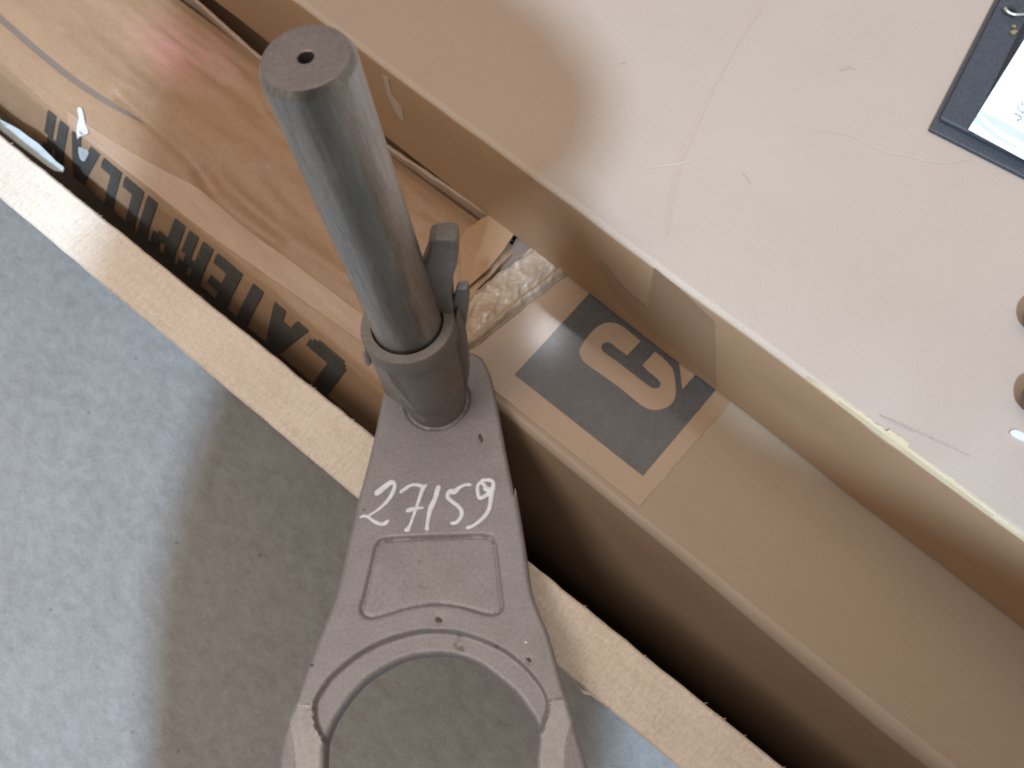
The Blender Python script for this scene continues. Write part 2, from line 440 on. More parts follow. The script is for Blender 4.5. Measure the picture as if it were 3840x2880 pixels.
# --- big top carton
topc = empty('carton', (0.0, 0.5, HC + ZT - 0.1), 'large long pale cardboard carton lying on top of the others', 'carton')
TY = -0.0265                                                   # its yaw
piv = (-0.25, 0.227)
prof = [(0.2270, -0.583), (0.2268, -0.52), (0.2270, -0.4880), (0.2275, -0.4862), (0.2288, -0.4847), (0.2312, ZT), (0.30, ZT), (0.42, ZT), (0.56, ZT), (0.85, ZT), (0.85, -0.583)]
def d_top(x, k, y, z):
    w = noise.noise((x * 7, 0, 1.3)) * 0.0016 + noise.noise((x * 28, 0.3, 4)) * 0.0005
    if k in (0,): return w, noise.noise((x * 9, 5, 5)) * 0.0012 + (0.0055 * min(1, max(0, (-0.42 - x) / 0.12)))
    if k == 1: return w, 0
    if k in (2, 3, 4, 5): return w, noise.noise((x * 40, 2, k)) * 0.0006 - (0.0015 if abs(x - 0.02) < 0.01 else 0)
    return 0, 0
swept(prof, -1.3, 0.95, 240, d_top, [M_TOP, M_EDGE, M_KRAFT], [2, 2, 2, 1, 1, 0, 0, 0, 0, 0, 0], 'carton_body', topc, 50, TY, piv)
# frayed paper along its front edge
def edge_y(x): return piv[1] + math.sin(TY) * (x - piv[0])
vs = []; fs = []
nn = 150
for i in range(nn + 1):
    t = i / nn; x = -0.03 + 0.145 * t
    amp = math.sin(math.pi * min(1, t * 1.05)) ** 0.7 if t < 0.95 else 0.1
    wj = (0.0022 + 0.0022 * abs(noise.noise((x * 160, 1, 0))) + (0.0022 if abs(x - 0.026) < 0.006 else 0)) * max(0.08, amp)
    y = edge_y(x) + 0.0012 + noise.noise((x * 7, 0, 1.3)) * 0.0016
    z = HC - 0.4852
    vs += [(x, y - 0.0008, z - 0.0012), (x, y + 0.2 * wj, z + 0.0010 + 0.0006 * amp), (x, y + wj, z + 0.0017), (x, y + wj, z + 0.0009)]
for i in range(nn):
    for k in range(4): fs.append((i * 4 + k, i * 4 + (k + 1) % 4, (i + 1) * 4 + (k + 1) % 4, (i + 1) * 4 + k))
pydata('torn_paper', vs, fs, [M_TORN], topc, smooth=50)
# brown printed ovals at the right of the top face
def oval(cx, cy, a, b, ang, n=40):
    return [(cx + a * math.cos(t) * math.cos(ang) - b * math.sin(t) * math.sin(ang), cy + a * math.cos(t) * math.sin(ang) + b * math.sin(t) * math.cos(ang)) for t in [2 * math.pi * k / n for k in range(n)]]
def zq(pts): return [tuple(onz(p, ZT)[:2]) for p in pts]
gl = sheet_poly('painted_glint', zq(catmull([(3783, 1625), (3800, 1615), (3830, 1626), (3860, 1650), (3858, 1662), (3828, 1656), (3798, 1642)], 5, True)), HC + ZT + 0.0016, 0.0014, M_SCRAP, topc)  # white oval painted in as a glint on the top face
# long pale crease and small scuffs on its top
M_CREASE = cardboard('crease', (0.405, 0.302, 0.228), (0.37, 0.27, 0.20))
cr = [(2860, 20), (2810, 95), (2765, 170), (2700, 290), (2650, 380), (2605, 480), (2560, 580), (2530, 680), (2510, 780), (2500, 880)]
cw = [8, 9, 5, 4, 14, 17, 19, 22, 22, 16]
L_ = [(x - w * .5, y - w * .3) for (x, y), w in zip(cr, cw)]; R_ = [(x + w * .5, y + w * .3) for (x, y), w in zip(cr, cw)]
sheet_poly('crease', zq(catmull(L_, 3) + catmull(R_, 3)[::-1]), HC + ZT + 0.00035, 0.0003, M_CREASE, topc)
M_SCR = cardboard('scratch', (0.475, 0.385, 0.31), (0.44, 0.35, 0.28))
def scratch(pts, w, m=M_SCR, nm='scratch'):
    P = catmull(pts, 4); L2 = []; R2 = []
    for i, p in enumerate(P):
        q = P[min(i + 1, len(P) - 1)]; q0 = P[max(i - 1, 0)]
        d = Vector((q[0] - q0[0], q[1] - q0[1])).normalized(); ww = w * math.sin(math.pi * (i + 0.5) / len(P)) ** 0.5
        L2.append((p[0] - d.y * ww, p[1] + d.x * ww)); R2.append((p[0] + d.y * ww, p[1] - d.x * ww))
    sheet_poly(nm, zq(L2 + R2[::-1]), HC + ZT + 0.0006, 0.0003, m, topc)
scratch([(3050, 490), (3190, 510), (3310, 570), (3400, 585), (3480, 608), (3560, 612), (3640, 600)], 1.5)
scratch([(2440, 632), (2500, 622), (2570, 612), (2600, 600)], 2.2)
M_SCUFF = cardboard('scuff', (0.385, 0.295, 0.237), (0.355, 0.268, 0.215))
scratch([(3150, 265), (3170, 256), (3185, 250), (3205, 262)], 5, M_SCUFF, 'scuff')
scratch([(2330, 240), (2338, 232), (2348, 236)], 4, M_SCUFF, 'scuff')
scratch([(3300, 1560), (3440, 1620), (3540, 1665), (3640, 1712)], 3, M_SCUFF, 'scuff')
scratch([(2785, 650), (2800, 665), (2815, 690)], 3, M_SCUFF, 'scuff')
# pale scrape on its front face, above left of the shaft
def onface(p, y): r = ray(p); q = r * (y / r[1]); return Vector((q[0], q[1], q[2] + HC))
sc = ztrace([(840, 440), (880, 470), (900, 560), (960, 640), (975, 720), (945, 700), (900, 620), (870, 560)], 900, 0, 1.58)
q = [onface(p, edge_y(-0.33)) for p in sc]
q = [Vector((p.x, edge_y(p.x) + noise.noise((p.x * 7, 0, 1.3)) * 0.0016 + noise.noise((p.x * 28, 0.3, 4)) * 0.0005 - 0.0005, p.z)) for p in q]
b = [p + Vector((0, 0.0004, 0)) for p in q]; n = len(q)
pydata('scrape', q + b, [tuple(range(n)), tuple(range(n, 2 * n))[::-1]] + [(i, (i + 1) % n, n + (i + 1) % n, n + i) for i in range(n)], [M_EDGE], topc)
# darker patch on the front face: a cast shadow painted as an overlay
M_SHADOWED = cardboard('shadow_tinted_board', (0.315, 0.192, 0.108), (0.28, 0.168, 0.092), rough=0.6)
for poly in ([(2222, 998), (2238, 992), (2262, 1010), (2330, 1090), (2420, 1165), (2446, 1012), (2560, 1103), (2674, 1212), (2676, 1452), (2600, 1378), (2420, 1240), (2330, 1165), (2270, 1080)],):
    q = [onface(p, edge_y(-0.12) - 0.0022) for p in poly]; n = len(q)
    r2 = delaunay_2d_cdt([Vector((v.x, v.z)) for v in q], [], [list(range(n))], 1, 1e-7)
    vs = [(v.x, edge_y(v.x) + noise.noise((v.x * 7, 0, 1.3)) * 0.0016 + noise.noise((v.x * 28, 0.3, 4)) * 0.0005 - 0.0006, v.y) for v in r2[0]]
    pydata('tape_and_shadow_strip', vs, [tuple(f) for f in r2[2]], [M_SHADOWED], topc)

# --- loose cardboard sheet standing on edge between the cartons, only its pale top edge in view
M_PALE = cardboard('pale_cut_edge', (0.42, 0.31, 0.225), (0.25, 0.165, 0.105), stretch=(30, 8, 8))
shx = [(-1.1, 0.268), (-0.75, 0.2400), (-0.6156, 0.2291), (-0.5285, 0.2222), (-0.45, 0.2225), (-0.36, 0.2262), (-0.30, 0.2285), (-0.268, 0.2310)]
shc = catmull(shx, 26); vs = []; fs = []
for x, y in shc:
    w_ = 0.0015 + 0.0008 * noise.noise((x * 60, 0, 2)); j_ = 0.0007 * noise.noise((x * 110, 4, 2)); zt_ = HC - 0.5835 + 0.0009 * noise.noise((x * 45, 1, 1))
    vs += [(x, y - w_ + j_, zt_ - 0.035), (x, y - w_ + j_, zt_ - 0.0005), (x, y - w_ * 0.3 + j_, zt_), (x, y + w_ * 0.6 + j_, zt_ - 0.0002), (x, y + w_ + j_, zt_ - 0.001), (x, y + w_ + j_, zt_ - 0.035)]
for i in range(len(shc) - 1):
    for k in range(6): fs.append((i * 6 + k, i * 6 + (k + 1) % 6, (i + 1) * 6 + (k + 1) % 6, (i + 1) * 6 + k))
fs.append(tuple(range(6))); fs.append(tuple((len(shc) - 1) * 6 + k for k in range(6))[::-1])
sh = pydata('cardboard_sheet', vs, fs, [M_PALE], smooth=50)
thing(sh, 'loose cardboard sheet on edge, its pale strip under the large top carton', 'cardboard sheet')

# --- left carton with the printed, bulging front
leftc = empty('carton', (-0.7, 0.2, HC - 0.7), 'orange brown carton, bulging front printed with big black letters upside down', 'carton')
BASE = [(0.0640, -0.664), (0.0580, -0.652), (0.0573, -0.6465), (0.0640, -0.632), (0.0720, -0.618), (0.0795, -0.6045), (0.0850, -0.5985), (0.0935, -0.5955), (0.103, -0.5935), (0.112, -0.5915), (0.119, -0.5895), (0.1235, -0.5885),
        (0.132, -0.5880), (0.145, -0.5875), (0.160, -0.5870), (0.175, -0.5868), (0.19, -0.5866), (0.205, -0.5868), (0.216, -0.5880), (0.2235, -0.5915)]
def basez(y):
    return float(np.interp(y, [p[0] for p in BASE[2:]], [p[1] for p in BASE[2:]]))
def surf0(p):                                                   # photograph point on the undisturbed top
    z = -0.588
    for _ in range(6):
        q = onz(p, z); z = basez(min(max(q.y, 0.0574), 0.2235))
    return (q.x, q.y)
CREASE = [([(-60, 20), (0, 63), (150, 195), (316, 323), (450, 405), (570, 468), (700, 550)], -0.0004, 0.0030),
          ([(440, 350), (506, 405), (640, 530), (768, 650), (800, 690)], -0.0042, 0.0050),
          ([(633, 692), (690, 730), (750, 783), (800, 810)], -0.0020, 0.0014),
          ([(745, 640), (770, 690), (820, 745), (904, 815), (1040, 900)], -0.0045, 0.0060),
          ([(820, 660), (900, 740), (1000, 830), (1150, 930), (1330, 1060)], 0.0030, 0.0055),
          ([(904, 286), (950, 340), (1013, 448), (1090, 520)], 0.0020, 0.0016),
          ([(700, 215), (800, 280), (900, 340), (1000, 420)], -0.0020, 0.0060),
          ([(60, 250), (250, 420), (420, 560), (560, 660)], -0.0016, 0.0030),
          ([(250, 150), (420, 290), (560, 380)], 0.0016, 0.0050),
          ([(1000, 640), (1100, 760), (1250, 900)], -0.0030, 0.0060)]
CREASE = [(np.array([surf0(p) for p in catmull(pts, 4)]), a, w) for pts, a, w in CREASE]
def dz_left(xy):
    xy = np.atleast_2d(np.array(xy, float)); d = np.zeros(len(xy))
    for pl, a, w in CREASE:
        best = np.full(len(xy), 9.0)
        for p, q in zip(pl[:-1], pl[1:]):
            e = q - p; t = np.clip(((xy - p) @ e) / (e @ e + 1e-12), 0, 1)
            best = np.minimum(best, np.hypot(xy[:, 0] - p[0] - t * e[0], xy[:, 1] - p[1] - t * e[1]))
        d += a * np.exp(-(best / w) ** 2)
    for i, (x, y) in enumerate(xy):
        d[i] += noise.noise((x * 6 + y * 22, y * 45, 1.1)) * 0.0026 + noise.noise((x * 19 + y * 30, y * 120, 8.2)) * 0.0011 + noise.noise((x * 60, y * 220, 3.2)) * 0.0004
    env = np.clip((xy[:, 1] - 0.078) / 0.010, 0, 1) * np.clip((0.2235 - xy[:, 1]) / 0.008, 0, 1)
    return d * env
def dslope(x, y): return (noise.noise((x * 6 + y * 22, y * 60, 1.1)) * 0.0028 + noise.noise((x * 17, y * 150, 8.2)) * 0.0013) * 0.25
# dense cross-section
top = []
for (a, b) in zip(BASE[:-1], BASE[1:]):
    n_ = max(1, int(math.hypot(b[0] - a[0], b[1] - a[1]) / 0.0020))
    top += [(a[0] + (b[0] - a[0]) * k / n_, a[1] + (b[1] - a[1]) * k / n_) for k in range(n_)]
top.append(BASE[-1])
prof = [(0.40, -0.80), (0.085, -0.80), (0.080, -0.70)] + top + [(0.2245, -0.66), (0.40, -0.66)]
xs = np.linspace(-1.0, -0.2525, 300)
XY = [(x, y) for x in xs for y, z in prof]
DZ = dz_left(XY).reshape(len(xs), len(prof))
vs = []; fs = []; m_ = len(prof)
for i, x in enumerate(xs):
    for k, (y, z) in enumerate(prof):
        inn = 3 <= k < 3 + len(top)
        sl = dslope(x, y) if inn and y < 0.085 else 0
        vs.append((x, y + sl, z + sl + (DZ[i, k] if inn else 0) + HC))
for i in range(len(xs) - 1):
    for k in range(m_): fs.append((i * m_ + k, i * m_ + (k + 1) % m_, (i + 1) * m_ + (k + 1) % m_, (i + 1) * m_ + k))
fs.append(tuple(range(m_))); fs.append(tuple((len(xs) - 1) * m_ + k for k in range(m_))[::-1])
pydata('carton_body', vs, fs, [M_LEFT], leftc, smooth=75)
def band(name, up, lo, m, lift, n=60, k=8):
    """strip of tape lying on the top, between two lines of the photograph"""
    U = resample0([surf0(p) for p in catmull(up, 6)], n); L2 = resample0([surf0(p) for p in catmull(lo, 6)], n)
    P_ = [tuple(U[i] * (1 - j / k) + L2[i] * (j / k)) for i in range(n) for j in range(k + 1)]
    D_ = dz_left(P_); v_ = []
    for (x, y), d in zip(P_, D_):
        sl = dslope(x, y) if y < 0.085 else 0
        v_.append((x, y + sl - 0.0003, basez(y) + d + sl + lift + HC))
    f_ = [(i * (k + 1) + j, i * (k + 1) + j + 1, (i + 1) * (k + 1) + j + 1, (i + 1) * (k + 1) + j) for i in range(n - 1) for j in range(k)]
    return pydata(name, v_, f_, [m], leftc, smooth=75)
def resample0(P_, n_):
    P_ = np.array(P_); d = np.r_[0, np.cumsum(np.linalg.norm(np.diff(P_, axis=0), axis=1))]; t = np.linspace(0, d[-1], n_)
    return np.c_[np.interp(t, d, P_[:, 0]), np.interp(t, d, P_[:, 1])]
M_STRIP = cardboard('pale_tape', (0.43, 0.29, 0.20), (0.36, 0.22, 0.135), rough=0.45, coat=0.4, stretch=(4, 50, 50), wear=0.5)
band('tape_and_shadow_strip', [(250, 410), (452, 545), (620, 640), (768, 722), (904, 838), (1100, 985), (1347, 1168), (1420, 1225)], [(262, 480), (430, 600), (669, 790), (800, 890), (976, 1015), (1150, 1135), (1347, 1275), (1420, 1330)], M_STRIP, 0.0007)
M_GREY = cardboard('greyed_tape_edge', (0.20, 0.15, 0.12), (0.17, 0.12, 0.09), rough=0.5, coat=0.3)
band('tape_edge', [(-60, 4), (0, 50), (150, 180), (316, 310), (450, 394), (560, 458)], [(-60, 38), (0, 82), (150, 212), (316, 338), (450, 417), (560, 464)], M_GREY, 0.0002, 60, 3)
# squared-off end flap with a rounded corner
fl_ = [surf0(p) for p in catmull([(1725, 930), (1745, 880), (1790, 850), (1850, 826), (1900, 818)], 4)] + [surf0(p) for p in ((1960, 858), (1941, 884), (1890, 950), (1830, 1020), (1762, 1080), (1735, 1095))]
sheet_poly('end_flap', fl_, HC - 0.5830, 0.0012, M_KRAFT, leftc)
# lettering: CATERPILLAR, upside down, on the sloping front
P0, P1 = np.array([0.0800, -0.6042]), np.array([0.0573, -0.6450])
nrm = np.array([-(P1[1] - P0[1]), P1[0] - P0[0]]); nrm /= np.linalg.norm(nrm)
if nrm[1] < 0: nrm = -nrm
def face_pt(p):                                                 # photograph point on the sloping plane
    r = ray(p); s = (P0 @ nrm) / (r[1] * nrm[0] + r[2] * nrm[1]); return r * s
xr = face_pt((1318, 1352))[0]; xl = face_pt((188, 452))[0]
def q4(x0, y0, x1, y1): return ((x0, y0), (x1, y0), (x1, y1), (x0, y1))
G = {'I': (0.34, [q4(0, 0, .34, 1)]),
     'L': (0.68, [q4(0, 0, .32, 1), q4(.32, 0, .68, .2)]),
     'T': (0.76, [q4(0, .8, .76, 1), q4(.21, 0, .55, .8)]),
     'E': (0.68, [q4(0, 0, .32, 1), q4(.32, 0, .68, .19), q4(.32, .41, .62, .59), q4(.32, .81, .68, 1)]),
     'P': (0.74, [q4(0, 0, .32, 1), q4(.32, .82, .6, 1), q4(.32, .40, .6, .57), q4(.48, .57, .74, .82), q4(.6, .48, .74, .57), q4(.6, .82, .68, .94)]),
     'R': (0.76, [q4(0, 0, .32, 1), q4(.32, .82, .6, 1), q4(.32, .42, .62, .59), q4(.46, .59, .76, .82), q4(.46, 0, .76, .42), q4(.6, .82, .69, .94)]),
     'A': (1.02, [((0, 0), (.34, 0), (.62, 1), (.40, 1)), ((.68, 0), (1.02, 0), (.62, 1), (.40, 1)), q4(.28, .18, .74, .36), ((.22, .36), (.80, .36), (.60, .95), (.42, .95))]),
     'C': (0.80, [q4(0, .10, .32, .90), q4(.05, .90, .74, .96), q4(.11, .96, .66, 1), q4(.05, .04, .74, .10), q4(.11, 0, .66, .04), q4(.32, .76, .80, .90), q4(.32, .10, .80, .24)])}
word = 'CATERPILLAR'; gap = 0.13; SHEAR = -0.34
WIDE = {'E': 1.22, 'P': 1.14, 'R': 1.06, 'C': 1.36, 'A': 1.04}
G = {c: (w * WIDE.get(c, 1), [tuple((x * WIDE.get(c, 1), y) for x, y in q) for q in qs]) for c, (w, qs) in G.items()}
tot = sum(G[c][0] for c in word) + gap * (len(word) - 1)
sc_ = (xr - xl) / tot; hh = 0.064
slope = [np.array(p) for p in BASE[2:9]][::-1]
cur = 0.0
for c in word:
    vs = []; fs = []
    for qd in G[c][1]:
        qd = [np.array(p, float) for p in qd]
        nyy = max(1, int(round(abs(qd[3][1] - qd[0][1]) * 14))); nxx = max(1, int(round(max(abs(qd[1][0] - qd[0][0]), abs(qd[2][0] - qd[3][0])) * 8)))
        b0 = len(vs)
        for j in range(nyy + 1):
            for i in range(nxx + 1):
                a_, b_ = i / nxx, j / nyy
                u, t = (qd[0] * (1 - a_) + qd[1] * a_) * (1 - b_) + (qd[3] * (1 - a_) + qd[2] * a_) * b_
                d = 0.0006 + t * hh
                X = xr - (cur + u) * sc_ + SHEAR * d
                acc = 0.0; d2 = d + 0.0235
                for A_, B_ in zip(slope[:-1], slope[1:]):
                    l_ = np.linalg.norm(B_ - A_)
                    if d2 <= acc + l_ or (B_ is slope[-1]):
                        f_ = min(1.0, (d2 - acc) / l_); yy, zz = A_ + (B_ - A_) * f_; break
                    acc += l_
                sl = dslope(X, yy)
                vs.append((X, yy + sl + nrm[0] * 0.0008, zz + sl + nrm[1] * 0.0008 + HC))
        for j in range(nyy):
            for i in range(nxx):
                a0 = b0 + j * (nxx + 1) + i; fs.append((a0, a0 + 1, a0 + nxx + 2, a0 + nxx + 1))
    pydata('printed_letter', vs, fs, [M_INK2], leftc, smooth=60)
    cur += G[c][0] + gap

def drape(name, pts, m, zoff, parent, n=5):
    """small scrap lying on the left carton's slope"""
    P = catmull(pts, n, True); vs = []
    for p in P:
        a_ = surf0(p)
        if a_[1] > 0.0795:
            vs.append((a_[0], a_[1], basez(a_[1]) + float(dz_left([a_])[0]) + 0.0020 + HC))
        else:
            v = face_pt(p); vs.append((v[0], v[1] + nrm[0] * 0.0012, v[2] + nrm[1] * 0.0012 + HC))
    k = len(vs)
    vs += [(v[0], v[1] - nrm[0] * 0.0006, v[2] - nrm[1] * 0.0006) for v in vs]
    return pydata(name, vs, [tuple(range(k)), tuple(range(k, 2 * k))[::-1]] + [(i, (i + 1) % k, k + (i + 1) % k, k + i) for i in range(k)], [m], parent)
drape('tape_scrap', ztrace([(925, 190), (965, 185), (990, 260), (1010, 380), (1045, 480), (990, 515), (930, 530), (920, 420), (935, 300)], 0, 350, 3.16), M_SCRAP, 0.0022, leftc)
drape('tape_residue', ztrace([(945, 640), (990, 650), (1060, 690), (1050, 740), (1010, 800), (960, 760)], 0, 350, 3.16), M_FILM, 0.003, leftc)
# milky plastic film stuffed between carton and crate rim
fp = ztrace([(-60, 240), (0, 300), (120, 370), (250, 450), (340, 520), (460, 600), (560, 700), (660, 800), (760, 880), (740, 925), (650, 915), (560, 860), (440, 770), (330, 690), (200, 590), (90, 500), (0, 430), (-60, 380)], 0, 350, 3.16)
q = [onz(p, -0.603) for p in fp]; n = len(q)
r2 = delaunay_2d_cdt([Vector((v.x, v.y)) for v in q], [], [list(range(n))], 1, 1e-7)
vs = [(v.x, v.y, HC - 0.603 + 0.004 * noise.noise((v.x * 40, v.y * 90, 0)) + 0.0025 * abs(noise.noise((v.x * 130 + v.y * 200, v.y * 260, 4)))) for v in r2[0]]; b = len(vs)
vs += [(x, y, z - 0.001) for x, y, z in vs]
fs = [tuple(f) for f in r2[2]] + [tuple(i + b for i in f[::-1]) for f in r2[2]]
film = pydata('plastic_film', vs, fs, [M_FILM])
thing(film, 'crumpled milky plastic film squeezed between the lettered carton and the wood rim', 'plastic film')

# --- right lower carton with the square logo
logoc = empty('carton', (0.1, 0.2, HC - 0.67), 'low tan carton with a dark square logo on its partly taped top', 'carton')
prof = [(0.092, -0.965), (0.0835, -0.735), (0.0865, -0.700), (0.0990, -0.658), (0.1010, -0.6535), (0.1135, -0.614), (0.1214, -0.5915), (0.1236, -0.5876), (0.1262, -0.5862), (0.136, ZC), (0.18, ZC), (0.24, ZC), (0.40, ZC), (0.40, -0.965)]
def d_low(x, k, y, z):
    w = noise.noise((x * 11, 0, 6.6)) * 0.0012
    band = min(1, max(0, (x + 0.08) / 0.2))
    b2 = noise.noise((x * 6, 2, 1)) * 0.004
    if k in (0, 1, 2): return w + b2, 0
    if k in (3, 4): return w + b2, 0.05 * (x + 0.07) + noise.noise((x * 9, 8, 1)) * 0.002
    if k == 5: return w + b2 * 0.5, 0
    if k == 6: return w - 0.003 * band, -0.006 * band
    if k == 7: return w - 0.002 * band, -0.003 * band
    if k == 8: return w + 0.001 * band, -0.0002
    return 0, 0
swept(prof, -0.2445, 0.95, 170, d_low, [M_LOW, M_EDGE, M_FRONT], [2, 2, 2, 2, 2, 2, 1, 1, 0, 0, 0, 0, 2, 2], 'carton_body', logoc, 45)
zt = HC + ZC
xt0 = onz((2740, 1520), ZC)[0]
tp = [(-0.2300, 0.1290)]
for i in range(1, 40): tp.append((-0.2300 + (xt0 - 0.003 + 0.2300) * i / 40, 0.1290 + 0.0006 * noise.noise((i * 0.7, 0, 0))))
for i in range(30): tp.append((xt0 - 0.003 + 0.0010 * noise.noise((i * 0.9, 3, 0)) + 0.0028 * i / 30, 0.1295 + 0.17 * i / 30))
tp += [(-0.2300, 0.2995)]
sheet_poly('packing_tape', tp, zt + 0.0005, 0.0004, M_TAPE, logoc)
sq = [(-0.1881, 0.1465), (-0.0773, 0.1465), (-0.0773, 0.2573), (-0.1881, 0.2573)]
sheet_poly('printed_square', sq, zt + 0.0010, 0.0004, M_INK, logoc)
M_LOGO = cardboard('bare_board_in_logo', (0.375, 0.255, 0.165), (0.31, 0.203, 0.124), rough=0.45, coat=0.5)
def zlogo(pts): return [tuple(onz(p, ZC + 0.0013)[:2]) for p in ztrace(pts, 1900, 1000, 2.073)]
outer = catmull([(1040, 580), (960, 510), (900, 465), (845, 440), (770, 438), (690, 480), (615, 565), (570, 640), (572, 690), (605, 745), (680, 800), (780, 870), (900, 958), (1000, 1040), (1070, 1092), (1130, 1114), (1200, 1110), (1262, 1084), (1300, 1040), (1316, 975), (1308, 880), (1292, 800), (1240, 735), (1190, 690), (1152, 662)], 4)
inner = [(1056, 766)] + catmull([(1110, 820), (1180, 880), (1197, 915), (1180, 942), (1140, 944), (1098, 922), (980, 832), (860, 740), (760, 668), (738, 635), (742, 604), (770, 588), (808, 592), (850, 625)], 4) + [(936, 690)]
sheet_poly('printed_letter', zlogo(outer + inner), zt + 0.0014, 0.0004, M_LOGO, logoc)
sheet_poly('printed_triangle', zlogo([(1366, 952), (1346, 790), (1330, 670), (1575, 722), (1465, 842)]), zt + 0.0014, 0.0004, M_LOGO, logoc)
# crumpled tape over its left end, up to a folded seam
nU, nV = 46, 150; vs = []; fs = []
for j in range(nV + 1):
    y = 0.1275 + 0.1725 * j / nV
    xa = np.interp(y, [0.1275, 0.150, 0.171, 0.200, 0.2285, 0.30], [-0.2440, -0.2490, -0.2520, -0.2475, -0.2405, -0.235]) + 0.0016 * noise.noise((y * 120, 0, 0))
    xb = np.interp(y, [0.1275, 0.148, 0.19, 0.2285, 0.30], [-0.2285, -0.2225, -0.2165, -0.2100, -0.200]) + 0.0007 * noise.noise((y * 90, 5, 0))
    for i in range(nU + 1):
        s_ = i / nU; x = xa + (xb - xa) * s_
        e = min(1, s_ / 0.05)
        n1 = noise.noise((x * 70 + y * 50, y * 50 - x * 60, 2.0)); n2 = abs(noise.noise((x * 130 + y * 90, y * 70, 6.0))); n3 = abs(noise.noise((x * 120 - y * 160, y * 110 + x * 60, 9.0)))
        fold = 0.0030 * math.exp(-((s_ - 0.88) / 0.07) ** 2) - 0.0022 * math.exp(-((s_ - 0.72) / 0.06) ** 2) * (1 if y > 0.195 else 0.4)
        lip = 0.0022 * math.exp(-((s_ - 0.05) / 0.05) ** 2)
        r1 = 1 - abs(noise.noise((x * 95 + y * 75, y * 42 - x * 30, 12.0))); r2 = 1 - abs(noise.noise((x * 260 + y * 60, y * 190 - x * 150, 15.0)))
        z = 0.0010 + e * (0.0014 + 0.0016 * n1 + 0.0017 * r1 ** 5 + 0.0004 * r2 ** 4 - 0.0008 * n3 + fold + lip) * (1 if s_ < 0.97 else 0.3) - 0.012 * max(0, 1 - s_ / 0.03)
        vs.append((x, y, HC + ZC + z))
for j in range(nV):
    for i in range(nU):
        a = j * (nU + 1) + i; fs.append((a, a + 1, a + nU + 2, a + nU + 1))
M_CRUM = cardboard('crumpled_tape', (0.40, 0.30, 0.215), (0.30, 0.195, 0.115), rough=0.42, coat=0.35, stretch=(30, 30, 8), wear=0.9)
pydata('crumpled_tape', vs, fs, [M_CRUM], logoc, smooth=60)
M_FELT = cardboard('grey_torn_board', (0.22, 0.165, 0.13), (0.14, 0.10, 0.08))
sheet_poly('torn_flap', [tuple(onz(p, ZC - 0.004)[:2]) for p in ((1935, 895), (1985, 880), (2060, 950), (1985, 985), (1905, 1020), (1868, 1030), (1890, 985))], HC + ZC - 0.004, 0.0015, M_FELT, logoc)


# ------------------------------------------------------------------ the forged fork
ax = -RW.T @ np.array([400.0, 1850.0, F]); ax /= np.linalg.norm(ax)
colP = ray((1526, 1210)) * 0.53                                # centre of the collar's top
SL = 0.098
P = colP - ax * SL                                             # shaft axis meets the plate's top
u = right - ax * (right @ ax); u /= np.linalg.norm(u); v = np.cross(ax, u)
FM = Matrix(((u[0], v[0], ax[0], P[0]), (u[1], v[1], ax[1], P[1]), (u[2], v[2], ax[2], P[2] + HC), (0, 0, 0, 1)))
fork = empty('shift_fork', (0, 0, 0), 'grey steel fork with upright round shaft, marked 27159, across the crate rim', 'machine part', mat=FM)
def loc(p):                                                    # photograph point on the plate's plane, in the fork's own axes
    q = onplane(p, P, ax) - P; return (float(q @ u), float(q @ v))
K7 = lambda pts: ztrace(pts, 900, 1830, 1.58)
K5 = lambda pts: ztrace(pts, 1200, 900, 1.58)
out_l = [(985, 3330), (1000, 3120)] + K7([(205, 1659), (222, 1560), (240, 1470), (280, 1360), (330, 1255), (372, 1130), (420, 1000), (560, 645), (640, 320), (700, 60)]) + \
    K5([(262, 1400), (320, 1165), (350, 1010), (385, 860), (420, 760), (520, 660), (680, 620), (860, 655), (950, 690), (1000, 775), (1022, 850), (1045, 960), (1100, 1260), (1150, 1500)]) + \
    K7([(1630, 0), (1680, 300), (1720, 575), (1770, 730), (1830, 875), (1900, 1130), (1932, 1235), (1975, 1380), (2010, 1500), (2060, 1659)]) + [(2268, 3120), (2290, 3330)]
out_i = [(2110, 3330), (2035, 3120)] + K7([(1760, 1659), (1764, 1540), (1770, 1455), (1745, 1370), (1650, 1230), (1580, 1160), (1500, 1095), (1420, 1040), (1330, 1000), (1260, 982), (1180, 974), (1100, 978), (1030, 986), (960, 1006), (890, 1036), (810, 1082), (740, 1130), (660, 1210), (600, 1290), (545, 1380), (505, 1480), (495, 1540), (490, 1659)]) + [(1200, 3120), (1180, 3330)]
def resample(P_, step):
    P_ = np.array(P_); d = np.r_[0, np.cumsum(np.linalg.norm(np.diff(P_, axis=0), axis=1))]
    n_ = max(2, int(d[-1] / step)); t = np.linspace(0, d[-1], n_)
    return np.c_[np.interp(t, d, P_[:, 0]), np.interp(t, d, P_[:, 1])]
A = resample(catmull([loc(p) for p in out_l], 8), 0.0009)
B = resample(catmull([loc(p) for p in out_i], 8), 0.0009)
OUT = np.vstack([A, B])
pocket = resample(catmull([loc(p) for p in K7([(840, 300), (800, 340), (780, 420), (735, 610), (708, 705), (722, 750), (770, 773), (850, 757), (1000, 712), (1150, 692), (1300, 707), (1420, 740), (1490, 754), (1545, 735), (1562, 690), (1550, 600), (1530, 430), (1510, 310), (1455, 275), (1200, 278), (1000, 286)])], 8, True), 0.0008)
led = K7([(492, 1510), (455, 1450), (432, 1390), (425, 1330), (430, 1262), (470, 1190), (520, 1120), (600, 1045), (700, 970), (800, 915), (900, 876), (1000, 847), (1100, 832), (1250, 836), (1350, 856), (1450, 892), (1530, 928), (1600, 970), (1680, 1035), (1750, 1110), (1800, 1180), (1830, 1255), (1828, 1310), (1812, 1370), (1790, 1430), (1772, 1465)])
